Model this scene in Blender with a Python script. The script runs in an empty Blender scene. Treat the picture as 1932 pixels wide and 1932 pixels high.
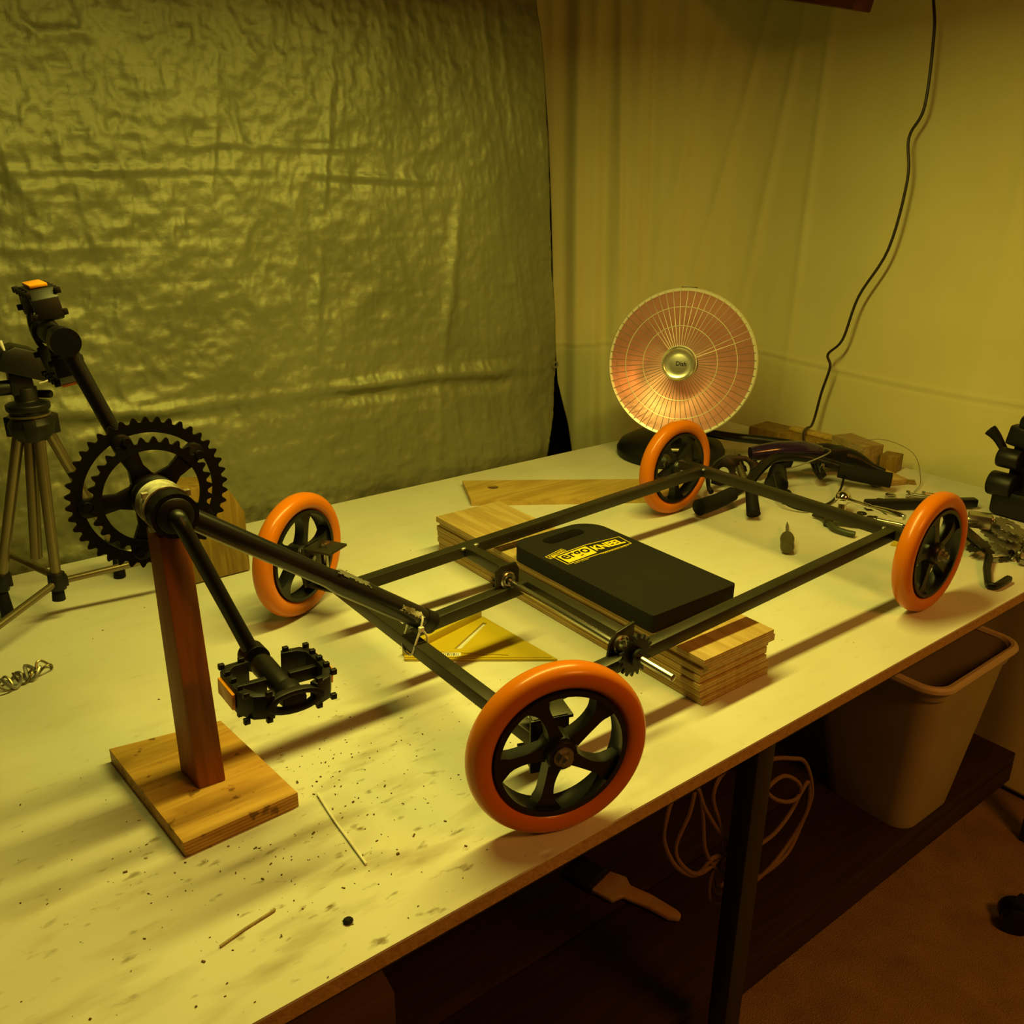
import bpy, bmesh, math, random
import numpy as np
from mathutils import Vector, Matrix, noise
from math import pi, sin, cos, radians as R

random.seed(7)
T = 0.76                       # height of the bench top above the floor; shapes below are written relative to the bench top
scene = bpy.context.scene
C = scene.collection

# ------------------------------------------------------------------ camera, light, exposure
cam_d = bpy.data.cameras.new('camera'); cam = bpy.data.objects.new('camera', cam_d); C.objects.link(cam)
yaw, pit, rol, fpx = 0.92034, 0.36033, 0.0059858, 1650.486
F = Vector((cos(yaw)*cos(pit), sin(yaw)*cos(pit), -sin(pit)))
Rt = Vector((sin(yaw), -cos(yaw), 0)); U = Rt.cross(F)
r_ = cos(rol)*Rt + sin(rol)*U; u_ = -sin(rol)*Rt + cos(rol)*U
m = Matrix((r_, u_, -F)).transposed().to_4x4()
m.translation = Vector((-0.51259, -0.88533, 0.65202 + T))
cam.matrix_world = m
cam_d.sensor_width = 36; cam_d.lens = 36*fpx/1932; cam_d.clip_start = 0.02
scene.camera = cam

w = bpy.data.worlds.new('world'); scene.world = w; w.use_nodes = True
w.node_tree.nodes['Background'].inputs[0].default_value = (1.0, 0.50, 0.09, 1)
w.node_tree.nodes['Background'].inputs[1].default_value = 0.032

def area(name, loc, rot, sx, sy, power, col):
    l = bpy.data.lights.new(name, 'AREA'); l.shape = 'RECTANGLE'; l.size = sx; l.size_y = sy
    l.energy = power; l.color = col
    o = bpy.data.objects.new(name, l); C.objects.link(o); o.location = loc; o.rotation_euler = rot
    return o
area('shop_light_tube', (0.20, 0.0, 1.0+T), (0, 0, 0), 1.04, 0.07, 15.5, (1.0, 0.86, 0.13))
area('room_ceiling_light', (0.55, -1.65, 1.35+T), (0, 0, 0), 0.5, 0.5, 18, (1.0, 0.36, 0.045))

vs = scene.view_settings
scene.display_settings.display_device = 'sRGB'
vs.view_transform = 'Standard'; vs.look = 'None'; vs.gamma = 1; vs.exposure = 0; vs.use_curve_mapping = False

# ------------------------------------------------------------------ materials
def lin(c):
    return tuple(((v/255)/12.92 if v/255 <= .04045 else ((v/255+.055)/1.055)**2.4) for v in c)

def mat(name, col, rough=.6, metal=0., bump=None, vary=None, spec=.5, coat=0., stretch=(1,1,1), emit=None):
    M = bpy.data.materials.new(name); M.use_nodes = True
    nt = M.node_tree; b = nt.nodes['Principled BSDF']
    b.inputs['Base Color'].default_value = (*col, 1); b.inputs['Roughness'].default_value = rough
    b.inputs['Metallic'].default_value = metal; b.inputs['Specular IOR Level'].default_value = spec
    b.inputs['Coat Weight'].default_value = coat
    if bump or vary:
        tc = nt.nodes.new('ShaderNodeTexCoord'); mp = nt.nodes.new('ShaderNodeMapping')
        mp.inputs['Scale'].default_value = stretch
        nt.links.new(tc.outputs['Object'], mp.inputs['Vector'])
    if vary:                       # (scale, colour2, amount)
        n = nt.nodes.new('ShaderNodeTexNoise'); n.inputs['Scale'].default_value = vary[0]; n.inputs['Detail'].default_value = 6
        nt.links.new(mp.outputs[0], n.inputs['Vector'])
        rp = nt.nodes.new('ShaderNodeValToRGB'); e = rp.color_ramp.elements
        e[0].position = .5 - vary[2]/2; e[1].position = .5 + vary[2]/2
        e[0].color = (*col, 1); e[1].color = (*vary[1], 1)
        nt.links.new(n.outputs['Fac'], rp.inputs[0]); nt.links.new(rp.outputs[0], b.inputs['Base Color'])
    if bump:                       # (scale, strength, distance)
        n2 = nt.nodes.new('ShaderNodeTexNoise'); n2.inputs['Scale'].default_value = bump[0]; n2.inputs['Detail'].default_value = 4
        nt.links.new(mp.outputs[0], n2.inputs['Vector'])
        bp = nt.nodes.new('ShaderNodeBump'); bp.inputs['Strength'].default_value = bump[1]; bp.inputs['Distance'].default_value = bump[2]
        nt.links.new(n2.outputs['Fac'], bp.inputs['Height']); nt.links.new(bp.outputs[0], b.inputs['Normal'])
    return M

def wood(name, c1, c2, axis='Y', scale=1., rough=.55, knots=.0, ply=False):
    """grain stretched along one axis; ply adds thin horizontal layers on the cut edges"""
    M = bpy.data.materials.new(name); M.use_nodes = True
    nt = M.node_tree; N = nt.nodes; L = nt.links; b = N['Principled BSDF']; b.inputs['Roughness'].default_value = rough
    b.inputs['Specular IOR Level'].default_value = .3
    tc = N.new('ShaderNodeTexCoord'); mp = N.new('ShaderNodeMapping')
    s = {'X': (2, 22, 22), 'Y': (22, 2, 22), 'Z': (22, 22, 2)}[axis]
    mp.inputs['Scale'].default_value = tuple(v*scale for v in s)
    L.new(tc.outputs['Object'], mp.inputs['Vector'])
    n = N.new('ShaderNodeTexNoise'); n.inputs['Scale'].default_value = 3.2; n.inputs['Detail'].default_value = 7; n.inputs['Distortion'].default_value = 1.1
    L.new(mp.outputs[0], n.inputs['Vector'])
    rp = N.new('ShaderNodeValToRGB'); e = rp.color_ramp.elements; e[0].position = .36; e[1].position = .64
    e[0].color = (*c1, 1); e[1].color = (*c2, 1); L.new(n.outputs['Fac'], rp.inputs[0])
    out = rp.outputs[0]
    if ply:
        sx = N.new('ShaderNodeSeparateXYZ'); L.new(tc.outputs['Object'], sx.inputs[0])
        mm = N.new('ShaderNodeMath'); mm.operation = 'MULTIPLY'; mm.inputs[1].default_value = 1500; L.new(sx.outputs['Z'], mm.inputs[0])
        si = N.new('ShaderNodeMath'); si.operation = 'SINE'; L.new(mm.outputs[0], si.inputs[0])
        g = N.new('ShaderNodeNewGeometry'); sn = N.new('ShaderNodeSeparateXYZ'); L.new(g.outputs['Normal'], sn.inputs[0])
        ab = N.new('ShaderNodeMath'); ab.operation = 'ABSOLUTE'; L.new(sn.outputs['Z'], ab.inputs[0])
        lt = N.new('ShaderNodeMath'); lt.operation = 'LESS_THAN'; lt.inputs[1].default_value = .5; L.new(ab.outputs[0], lt.inputs[0])
        gt = N.new('ShaderNodeMath'); gt.operation = 'GREATER_THAN'; gt.inputs[1].default_value = 0; L.new(si.outputs[0], gt.inputs[0])
        an = N.new('ShaderNodeMath'); an.operation = 'MULTIPLY'; L.new(lt.outputs[0], an.inputs[0]); L.new(gt.outputs[0], an.inputs[1])
        fa = N.new('ShaderNodeMath'); fa.operation = 'MULTIPLY'; fa.inputs[1].default_value = .55; L.new(an.outputs[0], fa.inputs[0])
        mx = N.new('ShaderNodeMixRGB'); mx.blend_type = 'MULTIPLY'; mx.inputs[2].default_value = (.5, .36, .22, 1)
        L.new(fa.outputs[0], mx.inputs[0]); L.new(out, mx.inputs[1]); out = mx.outputs[0]
    if knots:
        v = N.new('ShaderNodeTexNoise'); v.inputs['Scale'].default_value = 55; v.inputs['Detail'].default_value = 3
        L.new(tc.outputs['Object'], v.inputs['Vector'])
        r2 = N.new('ShaderNodeValToRGB'); e = r2.color_ramp.elements; e[0].position = .62; e[1].position = .69
        e[0].color = (1, 1, 1, 1); e[1].color = (.28, .2, .14, 1); L.new(v.outputs['Fac'], r2.inputs[0])
        mx2 = N.new('ShaderNodeMixRGB'); mx2.blend_type = 'MULTIPLY'; mx2.inputs[0].default_value = knots
        L.new(out, mx2.inputs[1]); L.new(r2.outputs[0], mx2.inputs[2]); out = mx2.outputs[0]
    L.new(out, b.inputs['Base Color'])
    bp = N.new('ShaderNodeBump'); bp.inputs['Strength'].default_value = .25; bp.inputs['Distance'].default_value = .001
    L.new(n.outputs['Fac'], bp.inputs['Height']); L.new(bp.outputs[0], b.inputs['Normal'])
    return M

M = {}
M['black_plastic'] = mat('black_plastic', (.005,.0045,.004), .45, spec=.35, bump=(60,.1,.001))
M['rim_black'] = mat('rim_black', (.008,.008,.0075), .36, spec=.4)
M['black_metal'] = mat('black_metal', (.004,.004,.004), .4, .0, spec=.35)
M['boom_paint'] = mat('boom_paint', (.005,.0045,.007), .3, .0, coat=.15)
M['steel_dark'] = mat('steel_dark', (.026,.023,.014), .42, .5, vary=(14,(.046,.041,.026),.5), bump=(90,.12,.0006))
M['steel'] = mat('steel', (.50,.49,.46), .27, 1.)
M['steel_dull'] = mat('steel_dull', (.34,.33,.30), .45, .9, bump=(120,.1,.0005))
M['chrome'] = mat('chrome', (.85,.85,.83), .09, 1.)
M['rough_paint'] = mat('rough_paint', (.55,.55,.45), .6, 0, vary=(40,(.12,.10,.05),.2))
M['orange'] = mat('orange_urethane', (.60,.162,.001), .27, spec=.3, coat=.05)
M['orange_refl'] = mat('orange_reflector', (.75,.30,.01), .3)
M['foam'] = mat('black_foam', (.009,.0088,.007), .85, bump=(260,.35,.0008), vary=(9,(.012,.011,.008),.5), spec=.2)
M['yellow_print'] = mat('yellow_print', (.74,.58,.02), .6)
M['yellow_plastic'] = mat('yellow_plastic', (.52,.40,.015), .45, vary=(7,(.46,.34,.012),.4))
M['label_white'] = mat('label_white', (.75,.72,.62), .6)
M['rubber'] = mat('black_rubber', (.005,.0045,.004), .7, spec=.2)
M['purple'] = mat('purple_paint', (.020,.010,.045), .2, coat=.5)
M['white_plastic'] = mat('white_plastic', (.8,.78,.72), .35)
M['cord_black'] = mat('cord_brown', (.020,.014,.009), .45)
M['bronze'] = mat('tripod_bronze', (.22,.18,.11), .35, .85)
M['can'] = mat('bin_plastic', (.36,.31,.20), .55, bump=(30,.1,.002), vary=(7,(.27,.22,.14),.5))
M['rope'] = mat('rope_tan', (.15,.085,.04), .7)
M['brown_paper'] = mat('brown_card', (.10,.05,.02), .8)
M['carpet'] = mat('carpet_brown', (.26,.16,.075), .95, bump=(420,.9,.006), vary=(14,(.40,.26,.12),.55))
M['dark_wall'] = mat('dark_wall', (.02,.022,.03), .9)
M['red_beam'] = wood('red_beam', (.16,.04,.02), (.10,.03,.015), 'Y')
M['redwood'] = wood('redwood', (.30,.095,.022), (.19,.05,.010), 'Z', .8)
M['ply_pale'] = wood('ply_pale', (.50,.37,.15), (.37,.25,.085), 'Y', .9, ply=True)
M['ply_orange'] = wood('ply_orange', (.60,.36,.08), (.42,.22,.04), 'X', .9, knots=.8, ply=True)
M['board_pale'] = wood('board_pale', (.52,.37,.10), (.38,.25,.06), 'X', .7)
M['block_wood'] = wood('block_wood', (.27,.17,.03), (.17,.10,.015), 'Z', 1.2)
M['scrap_wood'] = wood('scrap_wood', (.36,.27,.12), (.25,.17,.07), 'Y', 1.)
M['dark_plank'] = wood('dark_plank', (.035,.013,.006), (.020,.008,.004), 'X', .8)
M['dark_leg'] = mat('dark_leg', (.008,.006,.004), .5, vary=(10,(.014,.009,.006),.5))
M['particle'] = mat('particle_board', (.34,.21,.07), .85, vary=(160,(.46,.30,.11),.4), bump=(250,.6,.002))

def tabletop_mat():
    Mx = bpy.data.materials.new('white_painted_sheet'); Mx.use_nodes = True
    nt = Mx.node_tree; N = nt.nodes; L = nt.links; b = N['Principled BSDF']
    b.inputs['Roughness'].default_value = .55; b.inputs['Specular IOR Level'].default_value = .3
    tc = N.new('ShaderNodeTexCoord')
    def noisef(sc, det, lo, hi, c0, c1, mp=None):
        n = N.new('ShaderNodeTexNoise'); n.inputs['Scale'].default_value = sc; n.inputs['Detail'].default_value = det
        if mp:
            q = N.new('ShaderNodeMapping'); q.inputs['Scale'].default_value = mp[0]; q.inputs['Rotation'].default_value = (0,0,mp[1])
            L.new(tc.outputs['Object'], q.inputs[0]); L.new(q.outputs[0], n.inputs['Vector'])
        else: L.new(tc.outputs['Object'], n.inputs['Vector'])
        r = N.new('ShaderNodeValToRGB'); e = r.color_ramp.elements; e[0].position = lo; e[1].position = hi
        e[0].color = (*c0,1); e[1].color = (*c1,1); L.new(n.outputs['Fac'], r.inputs[0]); return r.outputs[0]
    base = noisef(5, 5, .35, .7, (.64,.64,.60), (.58,.57,.52))
    smear = noisef(9, 8, .52, .74, (1,1,1), (.50,.42,.32), ((1,3.2,1), R(25)))
    dots = noisef(95, 2, .735, .765, (1,1,1), (.12,.08,.03))
    fine = noisef(38, 6, .62, .74, (1,1,1), (.30,.23,.13), ((1,2.2,1), R(-30)))
    # the soiled working area: near the stand and the front corner
    sx = N.new('ShaderNodeSeparateXYZ'); L.new(tc.outputs['Object'], sx.inputs[0])
    d = N.new('ShaderNodeVectorMath'); d.operation = 'DISTANCE'; d.inputs[1].default_value = (-.22-.25, -.20-.21, .76)   # object space of the bench
    L.new(tc.outputs['Object'], d.inputs[0])
    mr = N.new('ShaderNodeMapRange'); mr.inputs['From Min'].default_value = .10; mr.inputs['From Max'].default_value = .42
    mr.inputs['To Min'].default_value = 1; mr.inputs['To Max'].default_value = .12
    L.new(d.outputs['Value'], mr.inputs['Value'])
    cur = base
    for c, f in ((smear, .85), (fine, 1.), (dots, 1.)):
        k = N.new('ShaderNodeMath'); k.operation = 'MULTIPLY'; k.inputs[1].default_value = f; L.new(mr.outputs[0], k.inputs[0])
        mx = N.new('ShaderNodeMixRGB'); mx.blend_type = 'MULTIPLY'; L.new(k.outputs[0], mx.inputs[0])
        L.new(cur, mx.inputs[1]); L.new(c, mx.inputs[2]); cur = mx.outputs[0]
    L.new(cur, b.inputs['Base Color'])
    return Mx
M['tabletop'] = tabletop_mat()

def cloth_mat(name, c1, c2, rough, metal, sc, bs, spec=.5, weave=None):
    Mx = mat(name, c1, rough, metal, bump=(sc, bs, .004), vary=(4., c2, .6), spec=spec)
    return Mx
M['tarp'] = cloth_mat('silver_tarp', (.27,.28,.17), (.175,.18,.10), .54, .55, 38, .45)
M['canvas'] = mat('canvas_cloth', (.77,.73,.42), .92, bump=(300,.25,.001), vary=(5,(.70,.65,.35),.6))

# ------------------------------------------------------------------ object helpers
def props(o, **k):
    for a, v in k.items():
        if v is not None: o[a] = v

def link(name, me, parent=None):
    o = bpy.data.objects.new(name, me); C.objects.link(o)
    if parent is not None: o.parent = parent
    return o

_base = {}
def thing(name, label, cat, base=(0,0,0), group=None, rot=(0,0,0)):
    o = bpy.data.objects.new(name, None); C.objects.link(o); o.empty_display_size = .03
    o.location = (base[0], base[1], base[2]+T); o.rotation_euler = rot
    props(o, label=label, category=cat, group=group)
    _base[o.name] = Vector(base)
    return o

def finish(bm, name, material, smooth=True, ang=40, bevel=0.):
    if bevel > 0:
        es = [e for e in bm.edges if len(e.link_faces) == 2 and e.calc_face_angle(0) > R(35)]
        if es: bmesh.ops.bevel(bm, geom=es, offset=bevel, segments=2, affect='EDGES', profile=.5, clamp_overlap=True)
    bmesh.ops.recalc_face_normals(bm, faces=bm.faces)
    if smooth:
        for f in bm.faces: f.smooth = True
        for e in bm.edges:
            if len(e.link_faces) == 2 and e.calc_face_angle(0) > R(ang): e.smooth = False
    me = bpy.data.meshes.new(name); bm.to_mesh(me); bm.free()
    for q in (material if isinstance(material, (list, tuple)) else [material]): me.materials.append(q)
    return me

def obj(name, bm, material, parent=None, base=None, bevel=0., smooth=True, local=False, label=None, cat=None, group=None, kind=None, root=None):
    """bm is in bench coordinates unless local; parent may be a thing or a part of one; root is the thing's Empty"""
    if not local:
        if parent is not None:
            q = parent
            while q.parent is not None: q = q.parent
            b = _base.get(q.name, Vector((0,0,0)))
        else:
            b = Vector(base) if base is not None else Vector((0,0,0))
        bmesh.ops.translate(bm, vec=-b, verts=bm.verts)
    me = finish(bm, name, material, smooth, bevel=bevel)
    o = link(name, me, parent)
    if parent is None:
        b = Vector(base) if base is not None else Vector((0,0,0))
        o.location = (b.x, b.y, b.z+T); _base[o.name] = b
    props(o, label=label, category=cat, group=group, kind=kind)
    return o

NB = bmesh.new
def bx(bm, c, s, rot=None, mi=0):
    mt = Matrix.Translation(Vector(c)) @ (rot.to_4x4() if rot is not None else Matrix.Identity(4)) @ Matrix.Diagonal((*s, 1))
    r = bmesh.ops.create_cube(bm, size=1, matrix=mt)
    for v in r['verts']:
        for f in v.link_faces: f.material_index = mi
    return r['verts']

def frame_to(d):
    d = Vector(d).normalized(); q = d.to_track_quat('Z', 'Y'); return q.to_matrix()

def cyl(bm, a, b, r, r2=None, n=24, caps=True):
    a, b = Vector(a), Vector(b); d = b-a
    mt = Matrix.Translation((a+b)/2) @ frame_to(d).to_4x4()
    return bmesh.ops.create_cone(bm, cap_ends=caps, segments=n, radius1=r, radius2=r if r2 is None else r2, depth=d.length, matrix=mt)['verts']

def bar(bm, a, b, wd, ht, up=(0,0,1)):
    """rectangular bar from a to b"""
    a, b = Vector(a), Vector(b); d = (b-a); x = d.normalized(); z = Vector(up); y = z.cross(x).normalized(); z = x.cross(y)
    rot = Matrix((x, y, z)).transposed()
    return bx(bm, (a+b)/2, (d.length, wd, ht), rot)

def smoothpts(P, sub=6, closed=False):
    P = [Vector(p) for p in P]; n = len(P); out = []
    rng = n if closed else n-1
    for i in range(rng):
        p0 = P[(i-1) % n] if (closed or i > 0) else P[i]; p1 = P[i]; p2 = P[(i+1) % n]
        p3 = P[(i+2) % n] if (closed or i+2 < n) else P[(i+1) % n]
        for k in range(sub):
            t = k/sub
            out.append(.5*((2*p1)+(-p0+p2)*t+(2*p0-5*p1+4*p2-p3)*t*t+(-p0+3*p1-3*p2+p3)*t**3))
    if not closed: out.append(P[-1])
    return out

def tube(bm, P, r, n=10, closed=False, caps=True):
    """tube along points; r number or list"""
    P = [Vector(p) for p in P]; m_ = len(P)
    rs = r if isinstance(r, (list, tuple)) else [r]*m_
    rings = []; prev = None
    for i, p in enumerate(P):
        t = (P[(i+1) % m_]-P[(i-1) % m_]) if closed else (P[min(i+1, m_-1)]-P[max(i-1, 0)])
        if t.length < 1e-9: t = Vector((0,0,1))
        t.normalize()
        if prev is None:
            u = t.orthogonal().normalized()
        else:
            u = (prev - t*prev.dot(t)); u = u.normalized() if u.length > 1e-6 else t.orthogonal().normalized()
        prev = u; v = t.cross(u)
        rings.append([bm.verts.new(p+rs[i]*(cos(2*pi*k/n)*u+sin(2*pi*k/n)*v)) for k in range(n)])
    for i in range(m_ if closed else m_-1):
        a, b = rings[i], rings[(i+1) % m_]
        for k in range(n): bm.faces.new((a[k], a[(k+1) % n], b[(k+1) % n], b[k]))
    if caps and not closed:
        bm.faces.new(rings[0][::-1]); bm.faces.new(rings[-1])

def lathe(bm, prof, org=(0,0,0), axis=(0,0,1), n=48, closed=False):
    """profile list of (radius, height) turned round axis at org"""
    mt = frame_to(axis); org = Vector(org); rings = []
    for (r, h) in prof:
        if r < 1e-6: rings.append([bm.verts.new(org+mt@Vector((0,0,h)))])
        else: rings.append([bm.verts.new(org+mt@Vector((r*cos(2*pi*k/n), r*sin(2*pi*k/n), h))) for k in range(n)])
    cnt = len(rings) if closed else len(rings)-1
    for i in range(cnt):
        a, b = rings[i], rings[(i+1) % len(rings)]
        for k in range(n):
            k2 = (k+1) % n
            if len(a) == 1 and len(b) == 1: continue
            if len(a) == 1: bm.faces.new((a[0], b[k], b[k2]))
            elif len(b) == 1: bm.faces.new((a[k], b[0], a[k2]))
            else: bm.faces.new((a[k], b[k], b[k2], a[k2]))

def prism(bm, pts, z0, z1, mt=None, hole=None):
    """extrude a 2D outline (and optional same-length hole outline) from z0 to z1"""
    mt = mt or Matrix.Identity(4)
    def V(p, z): return bm.verts.new(mt @ Vector((p[0], p[1], z)))
    a = [V(p, z0) for p in pts]; b = [V(p, z1) for p in pts]; n = len(pts)
    for k in range(n): bm.faces.new((a[k], a[(k+1) % n], b[(k+1) % n], b[k]))
    if hole is None:
        bm.faces.new(a[::-1]); bm.faces.new(b)
    else:
        c = [V(p, z0) for p in hole]; d = [V(p, z1) for p in hole]
        for k in range(n):
            k2 = (k+1) % n
            bm.faces.new((c[k], d[k], d[k2], c[k2])); bm.faces.new((a[k], c[k], c[k2], a[k2])); bm.faces.new((b[k], b[k2], d[k2], d[k]))

def ring_pts(r, n=48, ph=0): return [(r*cos(2*pi*k/n+ph), r*sin(2*pi*k/n+ph)) for k in range(n)]

def polyhole(bm, outer, inner, z0, z1, mt=None):
    """plate from an outer outline with several holes, by triangle fill"""
    mt = mt or Matrix.Identity(4)
    loops = [outer]+inner; top = []; edges = []
    for lp in loops:
        vs_ = [bm.verts.new(mt @ Vector((p[0], p[1], z0))) for p in lp]; top.append(vs_)
        for k in range(len(vs_)): edges.append(bm.edges.new((vs_[k], vs_[(k+1) % len(vs_)])))
    r = bmesh.ops.triangle_fill(bm, use_beauty=True, use_dissolve=False, edges=edges)
    fs = [g for g in r['geom'] if isinstance(g, bmesh.types.BMFace)]
    ex = bmesh.ops.extrude_face_region(bm, geom=fs)
    d = (mt.to_3x3() @ Vector((0,0,z1-z0)))
    bmesh.ops.translate(bm, vec=d, verts=[g for g in ex['geom'] if isinstance(g, bmesh.types.BMVert)])

# ------------------------------------------------------------------ numpy noise for cloth
rng = np.random.default_rng(3)
_G = rng.random((257, 257))
def vnoise(x, y, seed=0):
    x = x+seed*17.31; y = y+seed*9.77
    xi = np.floor(x).astype(int); yi = np.floor(y).astype(int); fx = x-xi; fy = y-yi
    fx = fx*fx*(3-2*fx); fy = fy*fy*(3-2*fy)
    g = lambda a, b: _G[a % 256, b % 256]
    return (g(xi,yi)*(1-fx)+g(xi+1,yi)*fx)*(1-fy)+(g(xi,yi+1)*(1-fx)+g(xi+1,yi+1)*fx)*fy
def ridged(x, y, oct=4, seed=0):
    s = 0; a = 1; t = 0
    for o in range(oct):
        s = s+a*(1-np.abs(2*vnoise(x, y, seed+o)-1)); t += a; a *= .55; x = x*2.07; y = y*2.03
    return s/t
def fbm(x, y, oct=4, seed=0):
    s = 0; a = 1; t = 0
    for o in range(oct):
        s = s+a*vnoise(x, y, seed+o); t += a; a *= .5; x = x*2.03; y = y*2.07
    return s/t
def grid_mesh(name, X, Y, Z, material):
    ny, nx = X.shape
    co = np.stack([X, Y, Z], -1).reshape(-1, 3)
    i = np.arange(ny*nx).reshape(ny, nx)
    q = np.stack([i[:-1,:-1], i[:-1,1:], i[1:,1:], i[1:,:-1]], -1).reshape(-1, 4)
    me = bpy.data.meshes.new(name)
    me.vertices.add(len(co)); me.vertices.foreach_set('co', co.ravel().astype(np.float32))
    me.loops.add(q.size); me.loops.foreach_set('vertex_index', q.ravel().astype(np.int32))
    me.polygons.add(len(q)); me.polygons.foreach_set('loop_start', (np.arange(len(q))*4).astype(np.int32))
    me.polygons.foreach_set('use_smooth', np.ones(len(q), dtype=bool))
    me.update(calc_edges=True); me.validate()
    me.materials.append(material)
    return me

# ================================================================== THE SETTING
def struct(name, bm, m_):
    o = obj(name, bm, m_, smooth=False); o['kind'] = 'structure'; return o
bm = NB(); bx(bm, (.4, -.2, -.78), (5.0, 5.0, .04)); struct('floor', bm, M['carpet'])
bm = NB(); bx(bm, (.2, 1.46, .6), (4.6, .06, 2.8)); struct('wall_left', bm, M['dark_wall'])
bm = NB(); bx(bm, (1.95, .1, .6), (.06, 2.7, 2.8)); struct('wall_right', bm, M['dark_wall'])

# silver tarp hung along the left wall
def build_tarp():
    nx, nz = 620, 420
    s = np.linspace(0, 1, nx)[None, :]; z = np.linspace(-.70, 1.55, nz)[:, None]
    ez = [-.70, -.003, .102, .21, .29, .588, .758, .917, 1.016, 1.55]; ex = [.84, .872, .888, .894, .89, .864, .852, .837, .816, .75]
    xr = np.interp(z, ez, ex)
    X = -1.35+(xr+1.35)*s+0*z; Z = z+0*s
    amp = .6+.9*np.clip((.75-X)/1.0, 0, 1)                       # more crumpled towards the left
    h = .0110*amp*(ridged(X*9+.4*Z, Z*9, 5, 1)-.55)
    h += .0062*amp*(ridged(X*24+2*fbm(X*5,Z*5,2,44), Z*27, 4, 9)-.55)+.0022*(ridged(X*60, Z*66, 3, 15)-.5)
    h += .010*amp*(ridged(X*3.6+Z*2.2, Z*3.9-X*1.3, 3, 51)-.5)
    h += .010*(fbm(X*2.1, Z*2.3, 3, 5)-.5)
    # long upright pulls near the right edge
    wgt = np.clip((X-.25)/.5, 0, 1)
    h += .010*wgt*(ridged(X*13+Z*2.2, Z*1.1, 3, 21)-.5)
    def crease(px, pz, wd, a):
        zz = np.interp(X, px, pz); d = (Z-zz)/wd
        msk = ((X > px[0]) & (X < px[-1])).astype(float)
        zz2 = zz+.012*(fbm(X*7+pz[0]*9, Z*0+pz[0]*5, 3, 61)-.5); d = (Z-zz2)/(wd*(.6+1.3*vnoise(X*5, Z*0+3., 63)))
        fade = np.clip((X-px[0])/.12, 0, 1)*np.clip((px[-1]-X)/.10, 0, 1)
        return a*msk*fade*(.25+1.1*vnoise(X*9, Z*0+1., 64))*(np.exp(-d*d)-.8*np.exp(-(d+1.6)**2))
    h += crease([-.33,-.07,.2,.5,.88], [.279,.25,.243,.242,.225], .011, .010)
    h += crease([-.6,-.26,-.02,.28,.585], [.665,.666,.668,.665,.65], .006, .004)
    h += crease([-.03,.16,.40], [.707,.712,.712], .005, .004)
    def vcrease(pz, px, wd, a):
        xx = np.interp(Z, pz, px); d = (X-xx)/wd
        msk = ((Z > pz[0]) & (Z < pz[-1])).astype(float)
        xx2 = xx+.014*(fbm(Z*7, X*0+px[0]*31, 3, 71)-.5); d = (X-xx2)/(wd*(.6+1.3*vnoise(Z*6, X*0+2., 72)))
        fade = np.clip((Z-pz[0])/.15, 0, 1)*np.clip((pz[-1]-Z)/.15, 0, 1)
        return a*msk*fade*(.1+1.1*vnoise(Z*8, X*0+px[0]*7, 73))*np.exp(-d*d)
    h += vcrease([.30,.372,.877], [.25,.257,.329], .008, .007)
    h += vcrease([.58,.60,.86], [.06,.067,.111], .006, .004)
    h += vcrease([-.1,.345,.645], [.53,.564,.612], .012, .010)
    Y = .789-h
    Y = np.maximum(Y, .764)
    me = grid_mesh('tarp', X, Y, Z, M['tarp'])
    o = link('tarp', me); o.location.z = T
    props(o, label='crinkled silver olive tarp hanging behind the long side of the workbench', category='tarp')
    sol = o.modifiers.new('thickness', 'SOLIDIFY'); sol.thickness = .0008
    # eyelet near its right edge
    b = NB(); lathe(b, [(.004,0),(.009,0),(.009,.002),(.004,.002)], (.885,.777,.228), (0,-1,0), 20, closed=True)
    e = obj('eyelet', b, M['steel_dull'], local=True); e.parent = o; e.location = (0,0,0)
build_tarp()

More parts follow.
